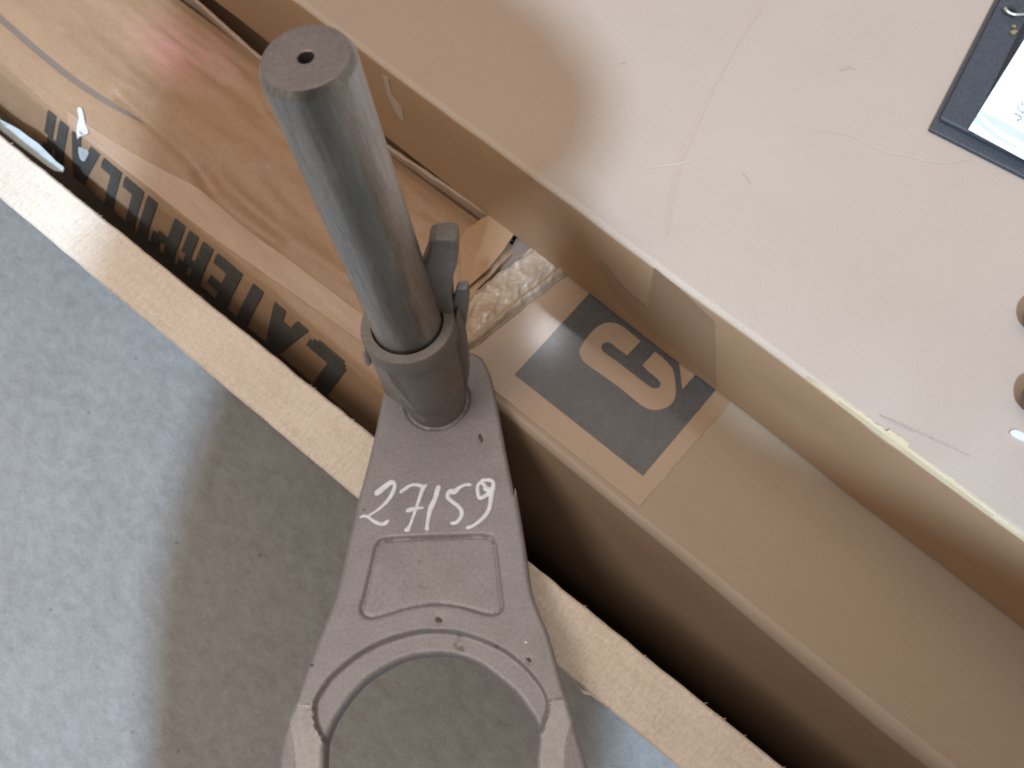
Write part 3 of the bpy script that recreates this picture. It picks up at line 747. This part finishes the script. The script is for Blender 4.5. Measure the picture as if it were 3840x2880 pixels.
ledge = resample(catmull([loc(p) for p in led], 8), 0.0008)
inn_rev = [loc(p) for p in K7([(1740, 1420), (1650, 1270), (1500, 1140), (1330, 1060), (1180, 1030), (1030, 1040), (890, 1100), (740, 1190), (600, 1350), (520, 1490)])]
REC = np.vstack([ledge, np.array(inn_rev)])

def inside(poly, pts):
    x, y = pts[:, 0], pts[:, 1]; c = np.zeros(len(pts), bool)
    x0, y0 = poly[:, 0], poly[:, 1]; x1, y1 = np.roll(x0, -1), np.roll(y0, -1)
    for a, b_, e, g in zip(x0, y0, x1, y1):
        if b_ == g: continue
        c ^= ((b_ > y) != (g > y)) & (x < (e - a) * (y - b_) / (g - b_) + a)
    return c
def dist(poly, pts, closed):
    a = poly; b_ = np.roll(poly, -1, axis=0)
    if not closed: a = a[:-1]; b_ = b_[:-1]
    best = np.full(len(pts), 9.0)
    for p, q in zip(a, b_):
        d = q - p; L2 = d @ d
        if L2 == 0: continue
        t = np.clip(((pts - p) @ d) / L2, 0, 1)
        best = np.minimum(best, np.hypot(pts[:, 0] - p[0] - t * d[0], pts[:, 1] - p[1] - t * d[1]))
    return best
mn, mx = OUT.min(0), OUT.max(0)
st = 0.00085
gx, gy = np.meshgrid(np.arange(mn[0], mx[0], st), np.arange(mn[1], mx[1], st))
gx[1::2] += st / 2
gp = np.c_[gx.ravel(), gy.ravel()]
gp = gp[inside(OUT, gp)]
gp = gp[dist(OUT, gp, True) > 0.0005]
nO = len(OUT)
padL = np.array([loc(p) for p in ((960, 2640), (1109, 2634), (1176, 2636), (1178, 2720), (1210, 2790), (1300, 2850), (1240, 3400), (900, 3400))])
padR = np.array([loc(p) for p in ((2060, 2618), (2132, 2613), (2260, 2611), (2400, 3400), (1990, 3400), (1990, 2770), (2030, 2740), (2052, 2690))])
facL = np.array([loc(p) for p in catmull([(1084, 2700), (1096, 2760), (1105, 2820), (1109, 2880)], 4)] + [loc(p) for p in ((1110, 3400), (850, 3400), (900, 2700))])
facR = np.array([loc(p) for p in catmull([(2160, 2690), (2133, 2730), (2118, 2790), (2113, 2880)], 4)] + [loc(p) for p in ((2110, 3400), (2450, 3400), (2450, 2690))])
lines = [ledge, resample(padL[:3], 0.0011), resample(padR[:3], 0.0011), resample(facL[:14], 0.0011), resample(facR[:14], 0.0011)]
off_ = np.array([0.0, 0.0])
extra = []; ce = []
for li, L_0 in enumerate(lines):
    keep = inside(OUT, L_0) & (dist(OUT, L_0, True) > 0.0005)
    idx = np.where(keep)[0]
    base_ = nO + len(extra); pos = {k: base_ + n_ for n_, k in enumerate(idx)}
    extra += [tuple(L_0[k]) for k in idx]
    ce += [(pos[k], pos[k + 1]) for k in idx if k + 1 in pos]
    gp = gp[dist(L_0, gp, False) > 0.00045]
extra_v = [Vector(p) for p in extra]
allp = [Vector(p) for p in OUT] + extra_v + [Vector(p) for p in gp]
res = delaunay_2d_cdt(allp, ce, [list(range(nO))], 1, 1e-8)
pv = np.array([(q.x, q.y) for q in res[0]])
sm = lambda t: (lambda c: c * c * (3 - 2 * c))(np.clip(t, 0, 1))
h = np.zeros(len(pv))
dO = dist(OUT, pv, True)
h -= 0.0016 * (1 - np.clip(dO / 0.0028, 0, 1)) ** 2
inP = inside(pocket, pv); dP = dist(pocket, pv, True)
h -= np.where(inP, 0.0016 * sm(dP / 0.0016), 0)
h -= 0.0011 * np.exp(-(np.where(inP, dP - 0.0008, dP + 0.0008) / 0.0011) ** 2)
inR = inside(REC, pv) | ((dist(B, pv, False) < 0.012) & inside(np.vstack([ledge, np.array([loc(p) for p in K7([(1765, 1560), (1300, 1600), (800, 1600), (495, 1600)])])]), pv))
dR = dist(ledge, pv, False)
h -= np.where(inR, 0.0042 * sm(dR / 0.0024), 0)
# the milled pads on the two legs
for pd in (padL, padR):
    ip = inside(pd, pv) & ~inR; dp = dist(pd[:3], pv, False)
    h -= np.where(ip, 0.0012 * sm(dp / 0.0012), 0)
for fc, key in ((facL, 1), (facR, 1)):
    ip = inside(fc, pv); dp = dist(fc[:14], pv, False)
    h -= np.where(ip, 0.22 * np.clip(dp, 0, 0.02), 0)
# turned groove at the foot of the sleeve and a faint hammered waviness
rho = np.hypot(pv[:, 0], pv[:, 1])
h -= 0.0016 * np.exp(-((rho - 0.0213) / 0.0009) ** 2)
h += np.array([noise.noise((p[0] * 60, p[1] * 60, 0)) * 0.00025 for p in pv])
# dents
for (px, py), r_, dpt in (((1645, 2325), 0.004, 0.0007), ((1805, 1640), 0.0025, 0.0005), ((1975, 2478), 0.003, 0.0006)):
    c_ = np.array(loc((px, py))); h -= dpt * np.exp(-(np.hypot(pv[:, 0] - c_[0], pv[:, 1] - c_[1]) / r_) ** 2)
TH = 0.0125
nv = len(pv)
verts = [(p[0], p[1], z) for p, z in zip(pv, h)]
cent = np.array([pv[list(f)].mean(0) for f in res[2]])
inpad = (inside(padL, cent) | inside(padR, cent)) & ~(inside(facL, cent) | inside(facR, cent))
inRc = inside(REC, cent)
faces = [tuple(f) for f in res[2]]
fm = [1 if (a and not b_) else 0 for a, b_ in zip(inpad, inRc)]
om = {}
for new, lst in enumerate(res[3]):
    for o_ in lst: om[o_] = new
ring = [om[i] for i in range(nO)]
b0 = len(verts)
for i in ring: verts.append((pv[i][0], pv[i][1], -TH))
for i in range(nO):
    j = (i + 1) % nO
    faces.append((ring[i], ring[j], b0 + j, b0 + i)); fm.append(0)
faces.append(tuple(b0 + i for i in range(nO))); fm.append(0)
pydata('fork_plate', verts, faces, [M_CAST, M_PAD], fork, smooth=62, world=False, fm=fm)

def lathe(prof, n=72, sharp=30, name='', m=None, cap0=True, cap1=True):
    vs = []; fs = []
    for r_, z_ in prof:
        for k in range(n):
            a = 2 * math.pi * k / n; vs.append((r_ * math.cos(a), r_ * math.sin(a), z_))
    for i in range(len(prof) - 1):
        for k in range(n): fs.append((i * n + k, i * n + (k + 1) % n, (i + 1) * n + (k + 1) % n, (i + 1) * n + k))
    if cap0: fs.append(tuple(range(n))[::-1])
    if cap1: fs.append(tuple((len(prof) - 1) * n + k for k in range(n)))
    return pydata(name, vs, fs, m, fork, smooth=sharp, world=False)
TOPZ = SL + 0.1955
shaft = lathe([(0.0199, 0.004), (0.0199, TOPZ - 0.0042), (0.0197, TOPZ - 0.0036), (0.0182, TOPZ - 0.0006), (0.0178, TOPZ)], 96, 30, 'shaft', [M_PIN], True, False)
# end face with its centre hole
def endface():
    n = 96; rings = [(0.0178, TOPZ), (0.0174, TOPZ + 0.0001), (0.0120, TOPZ + 0.0001), (0.0116, TOPZ + 0.0001), (0.0040, TOPZ + 0.0001), (0.0034, TOPZ - 0.0003), (0.0024, TOPZ - 0.0028), (0.0022, TOPZ - 0.0100)]
    vs = []; fs = []; fm = []
    for r_, z_ in rings:
        for k in range(n):
            a = 2 * math.pi * k / n; w = 1 + (0.06 * noise.noise((math.cos(a) * 2, math.sin(a) * 2, 1)) if r_ < 0.0045 else 0)
            vs.append((r_ * w * math.cos(a), r_ * w * math.sin(a), z_))
    for i in range(len(rings) - 1):
        for k in range(n): fs.append((i * n + k, i * n + (k + 1) % n, (i + 1) * n + (k + 1) % n, (i + 1) * n + k)); fm.append(1 if i >= 5 else 0)
    fs.append(tuple((len(rings) - 1) * n + k for k in range(n))); fm.append(1)
    return pydata('end_face', vs, fs, [M_CAP, M_DARKHOLE], shaft, smooth=30, world=False, fm=fm)
ef = endface()
collar = lathe([(0.0200, -0.003), (0.0203, 0.006), (0.0206, 0.019), (0.0218, 0.0205), (0.0232, 0.040), (0.0246, 0.066), (0.0250, 0.0815), (0.0272, 0.0835), (0.0276, 0.0850), (0.0276, 0.0962), (0.0270, SL), (0.0213, SL), (0.0208, SL - 0.0012), (0.0208, SL - 0.010), (0.0199, SL - 0.010)], 96, 35, 'collar', [M_COLLAR], True, False)
def hull(name, pts, m, parent=fork, smooth=30):
    bm = bmesh.new()
    for p in pts: bm.verts.new(p)
    r_ = bmesh.ops.convex_hull(bm, input=bm.verts)
    bmesh.ops.delete(bm, geom=[g for g in r_['geom_interior'] if isinstance(g, bmesh.types.BMVert)], context='VERTS')
    me = bpy.data.meshes.new(name); bm.to_mesh(me); bm.free()
    me.polygons.foreach_set('use_smooth', [True] * len(me.polygons)); me.set_sharp_from_angle(angle=math.radians(smooth))
    return link(name, me, [m], parent)
# rib from collar down to the plate's left edge
rA, rB = loc((1446, 1476)), loc((1534, 1546))
rd = Vector((rB[0] - rA[0], rB[1] - rA[1])).normalized(); bk = Vector((-rd.y, rd.x))
if bk.y < 0: bk = -bk
base = [(*rA, -0.001), (*rB, -0.001), (rA[0] + bk.x * 0.012, rA[1] + bk.y * 0.012, -0.001), (rB[0] + bk.x * 0.012, rB[1] + bk.y * 0.012, -0.001)]
topr = []
for ad in (172, 186, 200, 214, 228, 242):
    a = math.radians(ad); topr.append((0.0276 * math.cos(a), 0.0276 * math.sin(a), 0.0835)); topr.append((0.0272 * math.cos(a), 0.0272 * math.sin(a), 0.070))
for ad in (250, 262):
    a = math.radians(ad); topr += [(0.0195 * math.cos(a), 0.0195 * math.sin(a), -0.001), (0.0215 * math.cos(a), 0.0215 * math.sin(a), 0.0835)]
hull('rib', base + topr, M_CAST, smooth=18)
# prongs beside the collar: outline points of the photograph on a plane that holds the shaft's axis
def upright(p, off):
    q0 = P + v * off; q = onplane(p, q0, v) - P
    return (float(q @ u), off, float(q @ ax))
def prism(name, px, off, dy, widen, m, bw=0.0012):
    f_ = [Vector(upright(p, off)) for p in px]; c_ = sum(f_, Vector()) / len(f_)
    b_ = [p + Vector((widen if p.x > c_.x else 0, dy, 0)) for p in f_]
    n_ = len(f_); vs = f_ + b_
    fs = [tuple(range(n_)), tuple(range(n_, 2 * n_))[::-1]] + [(i, (i + 1) % n_, n_ + (i + 1) % n_, n_ + i) for i in range(n_)]
    o = pydata(name, vs, fs, [m], fork, world=False)
    bv = o.modifiers.new('bevel', 'BEVEL'); bv.width = bw; bv.segments = 3; bv.limit_method = 'ANGLE'
    return o
K3 = lambda pts: ztrace(pts, 1280, 800, 3.687)
K4 = lambda pts: ztrace(pts, 1280, 1200, 3.687)
prism('prong', K3([(1225, 410), (1300, 378), (1500, 368), (1585, 392), (1600, 520), (1590, 760), (1545, 880), (1510, 1010), (1518, 1160), (1560, 1420), (1500, 1560), (1330, 1330), (1180, 1150), (1080, 900), (1140, 740), (1195, 600)]), 0.005, 0.012, 0.0012, M_COLLAR, 0.0024)
prism('prong', K3([(1585, 1055), (1735, 1040), (1758, 1180), (1735, 1420), (1705, 1640)]) + K4([(1690, 260), (1650, 420), (1560, 300)]) + K3([(1560, 1500), (1545, 1250)]), 0.009, 0.006, 0.001, M_COLLAR)
prism('rib', K4([(1600, -40), (1690, 200), (1725, 420), (1752, 640), (1758, 800), (1735, 990), (1600, 1080), (1450, 700), (1450, 200)]), 0.0015, 0.010, 0.0008, M_COLLAR)
prism('nub', K4([(290, 430), (350, 440), (400, 560), (410, 640), (370, 655), (320, 610), (292, 520)]), -0.0085, 0.006, 0.0005, M_PAD)

# hand painted number 27159: strokes with a swelling width, raised a little
strokes = [([(345, 485), (400, 440), (470, 385), (530, 345), (562, 350), (572, 395), (545, 470), (500, 545), (430, 620), (350, 685), (265, 735)], [38, 40, 38, 34, 26, 26, 28, 26, 20, 16, 15]),
           ([(155, 765), (200, 745), (245, 748), (290, 780), (340, 815), (400, 838), (450, 835), (485, 808), (500, 795)], [10, 20, 20, 20, 24, 24, 26, 24, 18]),
           ([(635, 465), (690, 425), (750, 385), (815, 372), (880, 385), (915, 392)], [24, 24, 22, 22, 24, 22]),
           ([(950, 372), (905, 420), (880, 490), (850, 580), (815, 680), (785, 770), (755, 850), (725, 905)], [22, 28, 26, 22, 20, 20, 20, 32]),
           ([(690, 905), (745, 912)], [26, 26]),
           ([(710, 685), (760, 668), (820, 655), (880, 648), (915, 645)], [26, 30, 24, 20, 14]),
           ([(1095, 385), (1075, 450), (1050, 540), (1010, 620), (985, 690), (970, 770), (958, 850), (955, 910)], [30, 34, 30, 34, 30, 26, 24, 34]),
           ([(1480, 375), (1410, 375), (1340, 405), (1280, 455), (1230, 450), (1200, 485), (1205, 530), (1255, 575), (1320, 625), (1362, 680), (1365, 735), (1335, 790), (1295, 825), (1235, 830)], [22, 22, 24, 38, 30, 28, 28, 26, 26, 26, 26, 26, 24, 22]),
           ([(1760, 415), (1700, 435), (1650, 420), (1640, 390), (1600, 330), (1680, 318), (1735, 340), (1735, 400), (1690, 470), (1620, 520), (1575, 530), (1555, 460), (1555, 390), (1590, 340)], [24, 36, 34, 26, 22, 26, 24, 28, 28, 26, 24, 24, 22, 22]),
           ([(1735, 420), (1715, 500), (1705, 590), (1680, 680), (1630, 755), (1560, 820), (1490, 865), (1425, 885)], [26, 30, 28, 26, 26, 24, 22, 26])]
vs = []; fs = []
for si, (pts, wd) in enumerate(strokes):
    Pq = catmull(pts, 5); Wq = [w[0] for w in catmull([(w, 0) for w in wd], 5)]
    Lq = [loc(p) for p in ztrace(Pq, 1300, 1700, 3.16)]
    wm = [w * 1.0 / 3.16 / 6300 for w in Wq]
    b0 = len(vs); n_ = len(Lq); k8 = [(-1, 0), (-0.8, 0.6), (0, 1.0), (0.8, 0.6), (1, 0)]
    for i, (x, y) in enumerate(Lq):
        q0 = Lq[max(0, i - 1)]; q1 = Lq[min(n_ - 1, i + 1)]
        d = Vector((q1[0] - q0[0], q1[1] - q0[1])).normalized(); nn_ = Vector((-d.y, d.x))
        w = wm[i]; e = (i in (0, n_ - 1))
        for a_, z_ in k8:
            vs.append((x + nn_.x * a_ * w * (0.55 if e else 1), y + nn_.y * a_ * w * (0.55 if e else 1), -0.0006 + (0.0009 if not e else 0.0007) * (0.45 + 0.55 * z_) + 0.0004 + si * 0.00002))
    for i in range(n_ - 1):
        for k in range(4): fs.append((b0 + i * 5 + k, b0 + i * 5 + k + 1, b0 + (i + 1) * 5 + k + 1, b0 + (i + 1) * 5 + k))
    for i, s_ in ((0, -1), (n_ - 1, 1)):                        # rounded ends
        x, y = Lq[i]; j = i + 1 if i == 0 else i - 1
        d = Vector((x - Lq[j][0], y - Lq[j][1])).normalized(); c_ = len(vs)
        vs.append((x + d.x * wm[i] * 0.7, y + d.y * wm[i] * 0.7, -0.0002))
        for k in range(4): fs.append((b0 + i * 5 + k, b0 + i * 5 + k + 1, c_))
pydata('painted_number', vs, fs, [M_PAINT], fork, smooth=60, world=False)
# small marks on the plate: a dark dent, rust specks, a bright nick
def speck(name, pts, m, z=0.0002):
    q = [loc(p) for p in catmull(pts, 3, True)]; n_ = len(q); c_ = (sum(a for a, _ in q) / n_, sum(b for _, b in q) / n_)
    vs = [(a, b, z - 0.0002) for a, b in q] + [(*c_, z + 0.0001)]
    pydata(name, vs, [(i, (i + 1) % n_, n_) for i in range(n_)], [m], fork, smooth=60, world=False)
speck('stain', K7([(1130, 765), (1155, 750), (1200, 770), (1240, 795), (1215, 812), (1160, 800)]), M_DENT, -0.0004)
speck('stain', K5([(928, 1140), (950, 1135), (965, 1180), (980, 1230), (960, 1235), (945, 1190)]), M_DENT, -0.0001)
speck('rust_speck', K7([(415, 1050), (428, 1040), (440, 1048), (430, 1062)]), M_DENT)
speck('rust_speck', K7([(1505, 935), (1520, 928), (1538, 936), (1520, 945)]), M_DENT, -0.001)
speck('rust_speck', K7([(1695, 1010), (1715, 1005), (1728, 1025), (1710, 1032)]), M_DENT)
speck('rust_speck', K7([(1050, 565), (1080, 570), (1135, 600), (1085, 595), (1065, 605)]), M_COLLAR, -0.0014)
speck('bright_nick', K7([(1682, 912), (1695, 908), (1705, 918), (1690, 922)]), M_PAINT)


# ------------------------------------------------------------------ black ring folder with a written sheet
fc = onz((3478, 495), ZT); e1 = onz((3731, 0), ZT) - fc; e2 = onz((3840, 678), ZT) - fc
e1.normalize(); e2.normalize()
ZF = HC + ZT
folder = empty('ring_folder', (fc.x, fc.y, ZF), 'black vinyl ring folder holding a white written sheet, on the top carton', 'folder')
def fpt(a, b, z): return Vector((fc.x, fc.y, 0)) + e1 * a + e2 * b + Vector((0, 0, z))
def slab(name, a0, a1, b0, b1, z0, z1, m, bev=0.0, skew=0.0):
    vs = [fpt(a, b + (skew if a == a0 else 0), z) for z in (z0, z1) for a, b in ((a0, b0), (a1, b0), (a1, b1), (a0, b1))]
    fs = [(3, 2, 1, 0), (4, 5, 6, 7), (0, 1, 5, 4), (1, 2, 6, 5), (2, 3, 7, 6), (3, 0, 4, 7)]
    o = pydata(name, vs, fs, [m], folder)
    if bev:
        bv = o.modifiers.new('bevel', 'BEVEL'); bv.width = bev; bv.segments = 3
    return o
slab('back_cover', 0.0, 0.32, 0.0, 0.24, ZF + 0.0005, ZF + 0.0035, M_VINYL, 0.0008)
slab('board', 0.0075, 0.32, 0.0025, 0.24, ZF + 0.0037, ZF + 0.0070, M_VINYL, 0.0012)
slab('welt', 0.0072, 0.32, 0.0215, 0.0245, ZF + 0.0072, ZF + 0.0078, M_VDARK, 0.0002)
def ppx(p): return onz(p, ZT + 0.0075)
pc = ppx((3627, 492)); pl = (ppx((3840, 150)) - pc).normalized(); pb = (ppx((3840, 607)) - pc).normalized()
def paper_sheet(name, pts, z, m, parent): return sheet_poly(name, pts, z, 0.0002, m, parent)
zpp = ZF + 0.0092
P4 = [pc, pc + pl * 0.28, pc + pl * 0.28 + pb * 0.2, pc + pb * 0.2]
paper = paper_sheet('paper_sheet', [(p.x, p.y) for p in P4], zpp, M_PAPER, folder)
def pz(pts, ox, oy, k): return [tuple(onz(p, ZT + 0.0092)[:2]) for p in ztrace(pts, ox, oy, k)]
KA = (3400, 0, 2.37)
w1 = catmull([(640, 1005), (690, 1050), (760, 1110), (850, 1170), (960, 1230), (1060, 1285), (1200, 1350)], 4) + catmull([(1200, 1270), (1060, 1195), (950, 1130), (850, 1080), (760, 1035), (700, 1000), (665, 985)], 4)
paper_sheet('wave_print', pz(w1, *KA), zpp + 0.0003, M_WAVE, folder)
w2 = catmull([(595, 1085), (640, 1120), (720, 1180), (830, 1250), (950, 1310), (1060, 1350), (1200, 1400)], 4) + catmull([(1200, 1388), (1060, 1338), (960, 1290), (850, 1225), (760, 1160), (690, 1090), (640, 1030), (620, 1035)], 4)
paper_sheet('wave_print', pz(w2, *KA), zpp + 0.0003, M_WAVE, folder)
vs = []; fs = []
def pen(pts, r_=0.00022):
    q = [onz(p, ZT + 0.0092) for p in ztrace(catmull(pts, 3), 3700, 280, 6.91)]
    t_, f_ = tube([Vector((a.x, a.y, zpp + 0.0003)) for a in q], r_, 5); b = len(vs); vs.extend(t_); fs.extend([tuple(i + b for i in g) for g in f_])
for pts in ([(770, 1185), (830, 1215), (800, 1150), (900, 1180), (850, 1090), (720, 990), (760, 1040), (880, 1080), (930, 1120)], [(850, 930), (900, 980), (960, 950), (910, 1010), (980, 1000)],
            [(770, 790), (820, 830), (800, 880), (880, 960)], [(860, 690), (930, 720), (900, 780), (960, 790), (1000, 760)], [(950, 520), (990, 560), (960, 590), (1030, 600)],
            [(1000, 900), (1060, 960), (1020, 1000), (1090, 1010)], [(1010, 690), (1080, 720), (1050, 780), (1120, 800)]): pen(pts)
pydata('handwriting', vs, fs, [M_PEN], folder)
# wire hook and brass ends at the ring plate
KR = (3640, 0, 10.37)
hk = [onz(p, ZT + 0.010) for p in ztrace(catmull([(1290, 400), (1350, 490), (1450, 580), (1600, 640), (1780, 655), (1950, 645), (2200, 640)], 4), *KR)]
vs, fs = tube([p + Vector((0, 0, 0.0018)) for p in hk], 0.0010, 10); pydata('wire_ring', vs, fs, [M_WIRE], folder, smooth=50)
hk2 = [onz(p, ZT + 0.0085) for p in ztrace(catmull([(1500, 300), (1620, 330), (1720, 420), (1740, 520), (1650, 560)], 4), *KR)]
vs, fs = tube(hk2, 0.0009, 8); pydata('ring_slot', vs, fs, [M_VDARK], folder, smooth=50)
for pts in ([(1580, 1000), (1740, 990), (1760, 1080), (1680, 1090)], [(1520, 1230), (1700, 1180), (1830, 1200), (1720, 1340), (1600, 1330)]):
    q = [tuple(onz(p, ZT + 0.0085)[:2]) for p in ztrace(pts, *KR)]
    sheet_poly('brass_end', q, ZF + 0.0090, 0.0012, M_BRASS, folder)


# ------------------------------------------------------------------ the person taking the picture (behind the lens)
def person():
    me = bpy.data.meshes.new('person')
    V = {}; vs = []; es = []; rs = []
    def add(k, p, r_, par=None):
        V[k] = len(vs); vs.append((p[0], p[1], p[2] + HC)); rs.append(r_)
        if par is not None: es.append((V[par], V[k]))
    add('pelvis', (0.42, -0.70, -0.30), 0.17)
    add('waist', (0.30, -0.56, -0.12), 0.165, 'pelvis')
    add('chest', (0.14, -0.40, 0.00), 0.170, 'waist')
    add('upper', (0.085, -0.28, 0.07), 0.135, 'chest')
    add('neck', (-0.03, -0.245, 0.13), 0.115, 'upper')
    add('jaw', (-0.055, -0.18, 0.17), 0.130, 'neck')
    add('head', (-0.055, -0.130, 0.20), 0.170, 'jaw')
    add('crown', (-0.060, -0.100, 0.24), 0.145, 'head')
    add('shr', (0.27, -0.20, 0.06), 0.080, 'upper')
    add('elr', (0.47, -0.10, -0.02), 0.062, 'shr')
    add('far', (0.32, -0.085, -0.01), 0.052, 'elr')
    add('wrr', (0.17, -0.118, 0.0), 0.036, 'far')
    add('par', (0.075, -0.075, 0.0), 0.040, 'wrr')
    add('shl', (-0.015, -0.365, 0.06), 0.095, 'upper')
    add('arl', (0.0, -0.46, -0.05), 0.075, 'shl')
    add('ell', (0.08, -0.56, -0.20), 0.055, 'arl')
    add('wrl', (0.20, -0.72, -0.36), 0.034, 'ell')
    add('pal', (0.22, -0.75, -0.42), 0.036, 'wrl')
    for k in range(4):
        add('fr%d' % k, (0.042 - 0.004 * k, -0.055, 0.026 - 0.016 * k), 0.009, 'par'); add('gr%d' % k, (0.018, -0.042 - 0.004 * k, 0.024 - 0.016 * k), 0.008, 'fr%d' % k)
        add('fl%d' % k, (0.205 + 0.014 * k, -0.765 + 0.008 * k, -0.47), 0.009, 'pal'); add('gl%d' % k, (0.21 + 0.014 * k, -0.76 + 0.008 * k, -0.505 + 0.006 * abs(k - 1)), 0.008, 'fl%d' % k)
    add('tr', (0.06, -0.085, 0.030), 0.010, 'par'); add('tr2', (0.035, -0.09, 0.04), 0.009, 'tr')
    add('tl', (0.19, -0.735, -0.45), 0.010, 'pal'); add('tl2', (0.18, -0.725, -0.48), 0.009, 'tl')
    for s_, (hx, hy), (kx, ky), (fx, fy) in (('l', (0.26, -0.82), (0.18, -0.80), (0.22, -0.98)), ('r', (0.44, -0.70), (0.44, -0.62), (0.52, -0.80))):
        add('hip' + s_, (hx, hy, -0.40), 0.10, 'pelvis'); add('kn' + s_, (kx, ky, -0.64), 0.062, 'hip' + s_)
        add('an' + s_, (fx, fy, -0.93), 0.045, 'kn' + s_); add('toe' + s_, (fx - 0.12, fy + 0.13, -0.965), 0.035, 'an' + s_)
    me.from_pydata(vs, es, [])
    o = link('person', me, [M_CLOTH])
    sk = o.modifiers.new('skin', 'SKIN'); sk.use_smooth_shade = True
    for i, r_ in enumerate(rs): me.skin_vertices[0].data[i].radius = (r_, r_)
    me.skin_vertices[0].data[0].use_root = True
    sb = o.modifiers.new('smooth', 'SUBSURF'); sb.levels = 1; sb.render_levels = 2
    return thing(o, 'person in dark clothes bending behind the camera, photographing the fork', 'person')
person()


def fingers():
    """a hand lying on the pale carton, only two fingertips inside the frame"""
    me = bpy.data.meshes.new('person'); vs = []; es = []; rs = []; V = {}
    zf = ZT + 0.0078
    def add(k, px, dz, r_, par=None):
        p = onz(px, zf + dz); V[k] = len(vs); vs.append(p); rs.append(r_)
        if par is not None: es.append((V[par], V[k]))
    add('palm', (4560, 1530), 0.022, 0.022)
    add('heel', (4800, 1660), 0.030, 0.025, 'palm')
    add('wrist', (5050, 1790), 0.045, 0.026, 'heel')
    add('fore', (5900, 2200), 0.13, 0.036, 'wrist')
    add('k1', (4420, 1290), 0.020, 0.0145, 'palm'); add('k2', (4400, 1530), 0.021, 0.0145, 'palm')
    add('k3', (4430, 1720), 0.018, 0.0135, 'palm'); add('k4', (4530, 1880), 0.014, 0.0120, 'palm')
    for n_, kn, mid, tip in ((1, (4420, 1290), (4110, 1250), (3832, 1160)), (2, (4400, 1530), (4090, 1545), (3822, 1468)), (3, (4430, 1720), (4160, 1780), (3965, 1760)), (4, (4530, 1880), (4290, 2000), (4110, 2020))):
        add('m%d' % n_, mid, 0.008, 0.0098, 'k%d' % n_); add('d%d' % n_, ((mid[0] + tip[0]) / 2, (mid[1] + tip[1]) / 2), 0.003, 0.0112, 'm%d' % n_)
        add('t%d' % n_, tip, 0.001, 0.0108, 'd%d' % n_)
    add('th1', (4640, 1330), 0.016, 0.014, 'palm'); add('th2', (4560, 1130), 0.010, 0.0115, 'th1'); add('th3', (4430, 980), 0.004, 0.0100, 'th2')
    me.from_pydata(vs, es, [])
    m, nt, bs = mat('brown_skin')
    n1 = noise_tex(nt, coords(nt), 260, 4, 0.6)
    nt.links.new(ramp(nt, n1, [(0.3, (0.125, 0.080, 0.062)), (0.7, (0.165, 0.108, 0.085))]), bs.inputs['Base Color'])
    bs.inputs['Roughness'].default_value = 0.6; bs.inputs['Subsurface Weight'].default_value = 0.05; bs.inputs['Subsurface Radius'].default_value = (0.004, 0.002, 0.001)
    bump(nt, bs, n1, 0.2, 0.0004)
    o = link('person', me, [m])
    sk = o.modifiers.new('skin', 'SKIN'); sk.use_smooth_shade = True
    for i_, r_ in enumerate(rs): me.skin_vertices[0].data[i_].radius = (r_, r_)
    me.skin_vertices[0].data[0].use_root = True
    sb = o.modifiers.new('smooth', 'SUBSURF'); sb.levels = 2; sb.render_levels = 2
    return thing(o, 'two brown fingertips of a person resting on the pale top carton', 'person')
fingers()
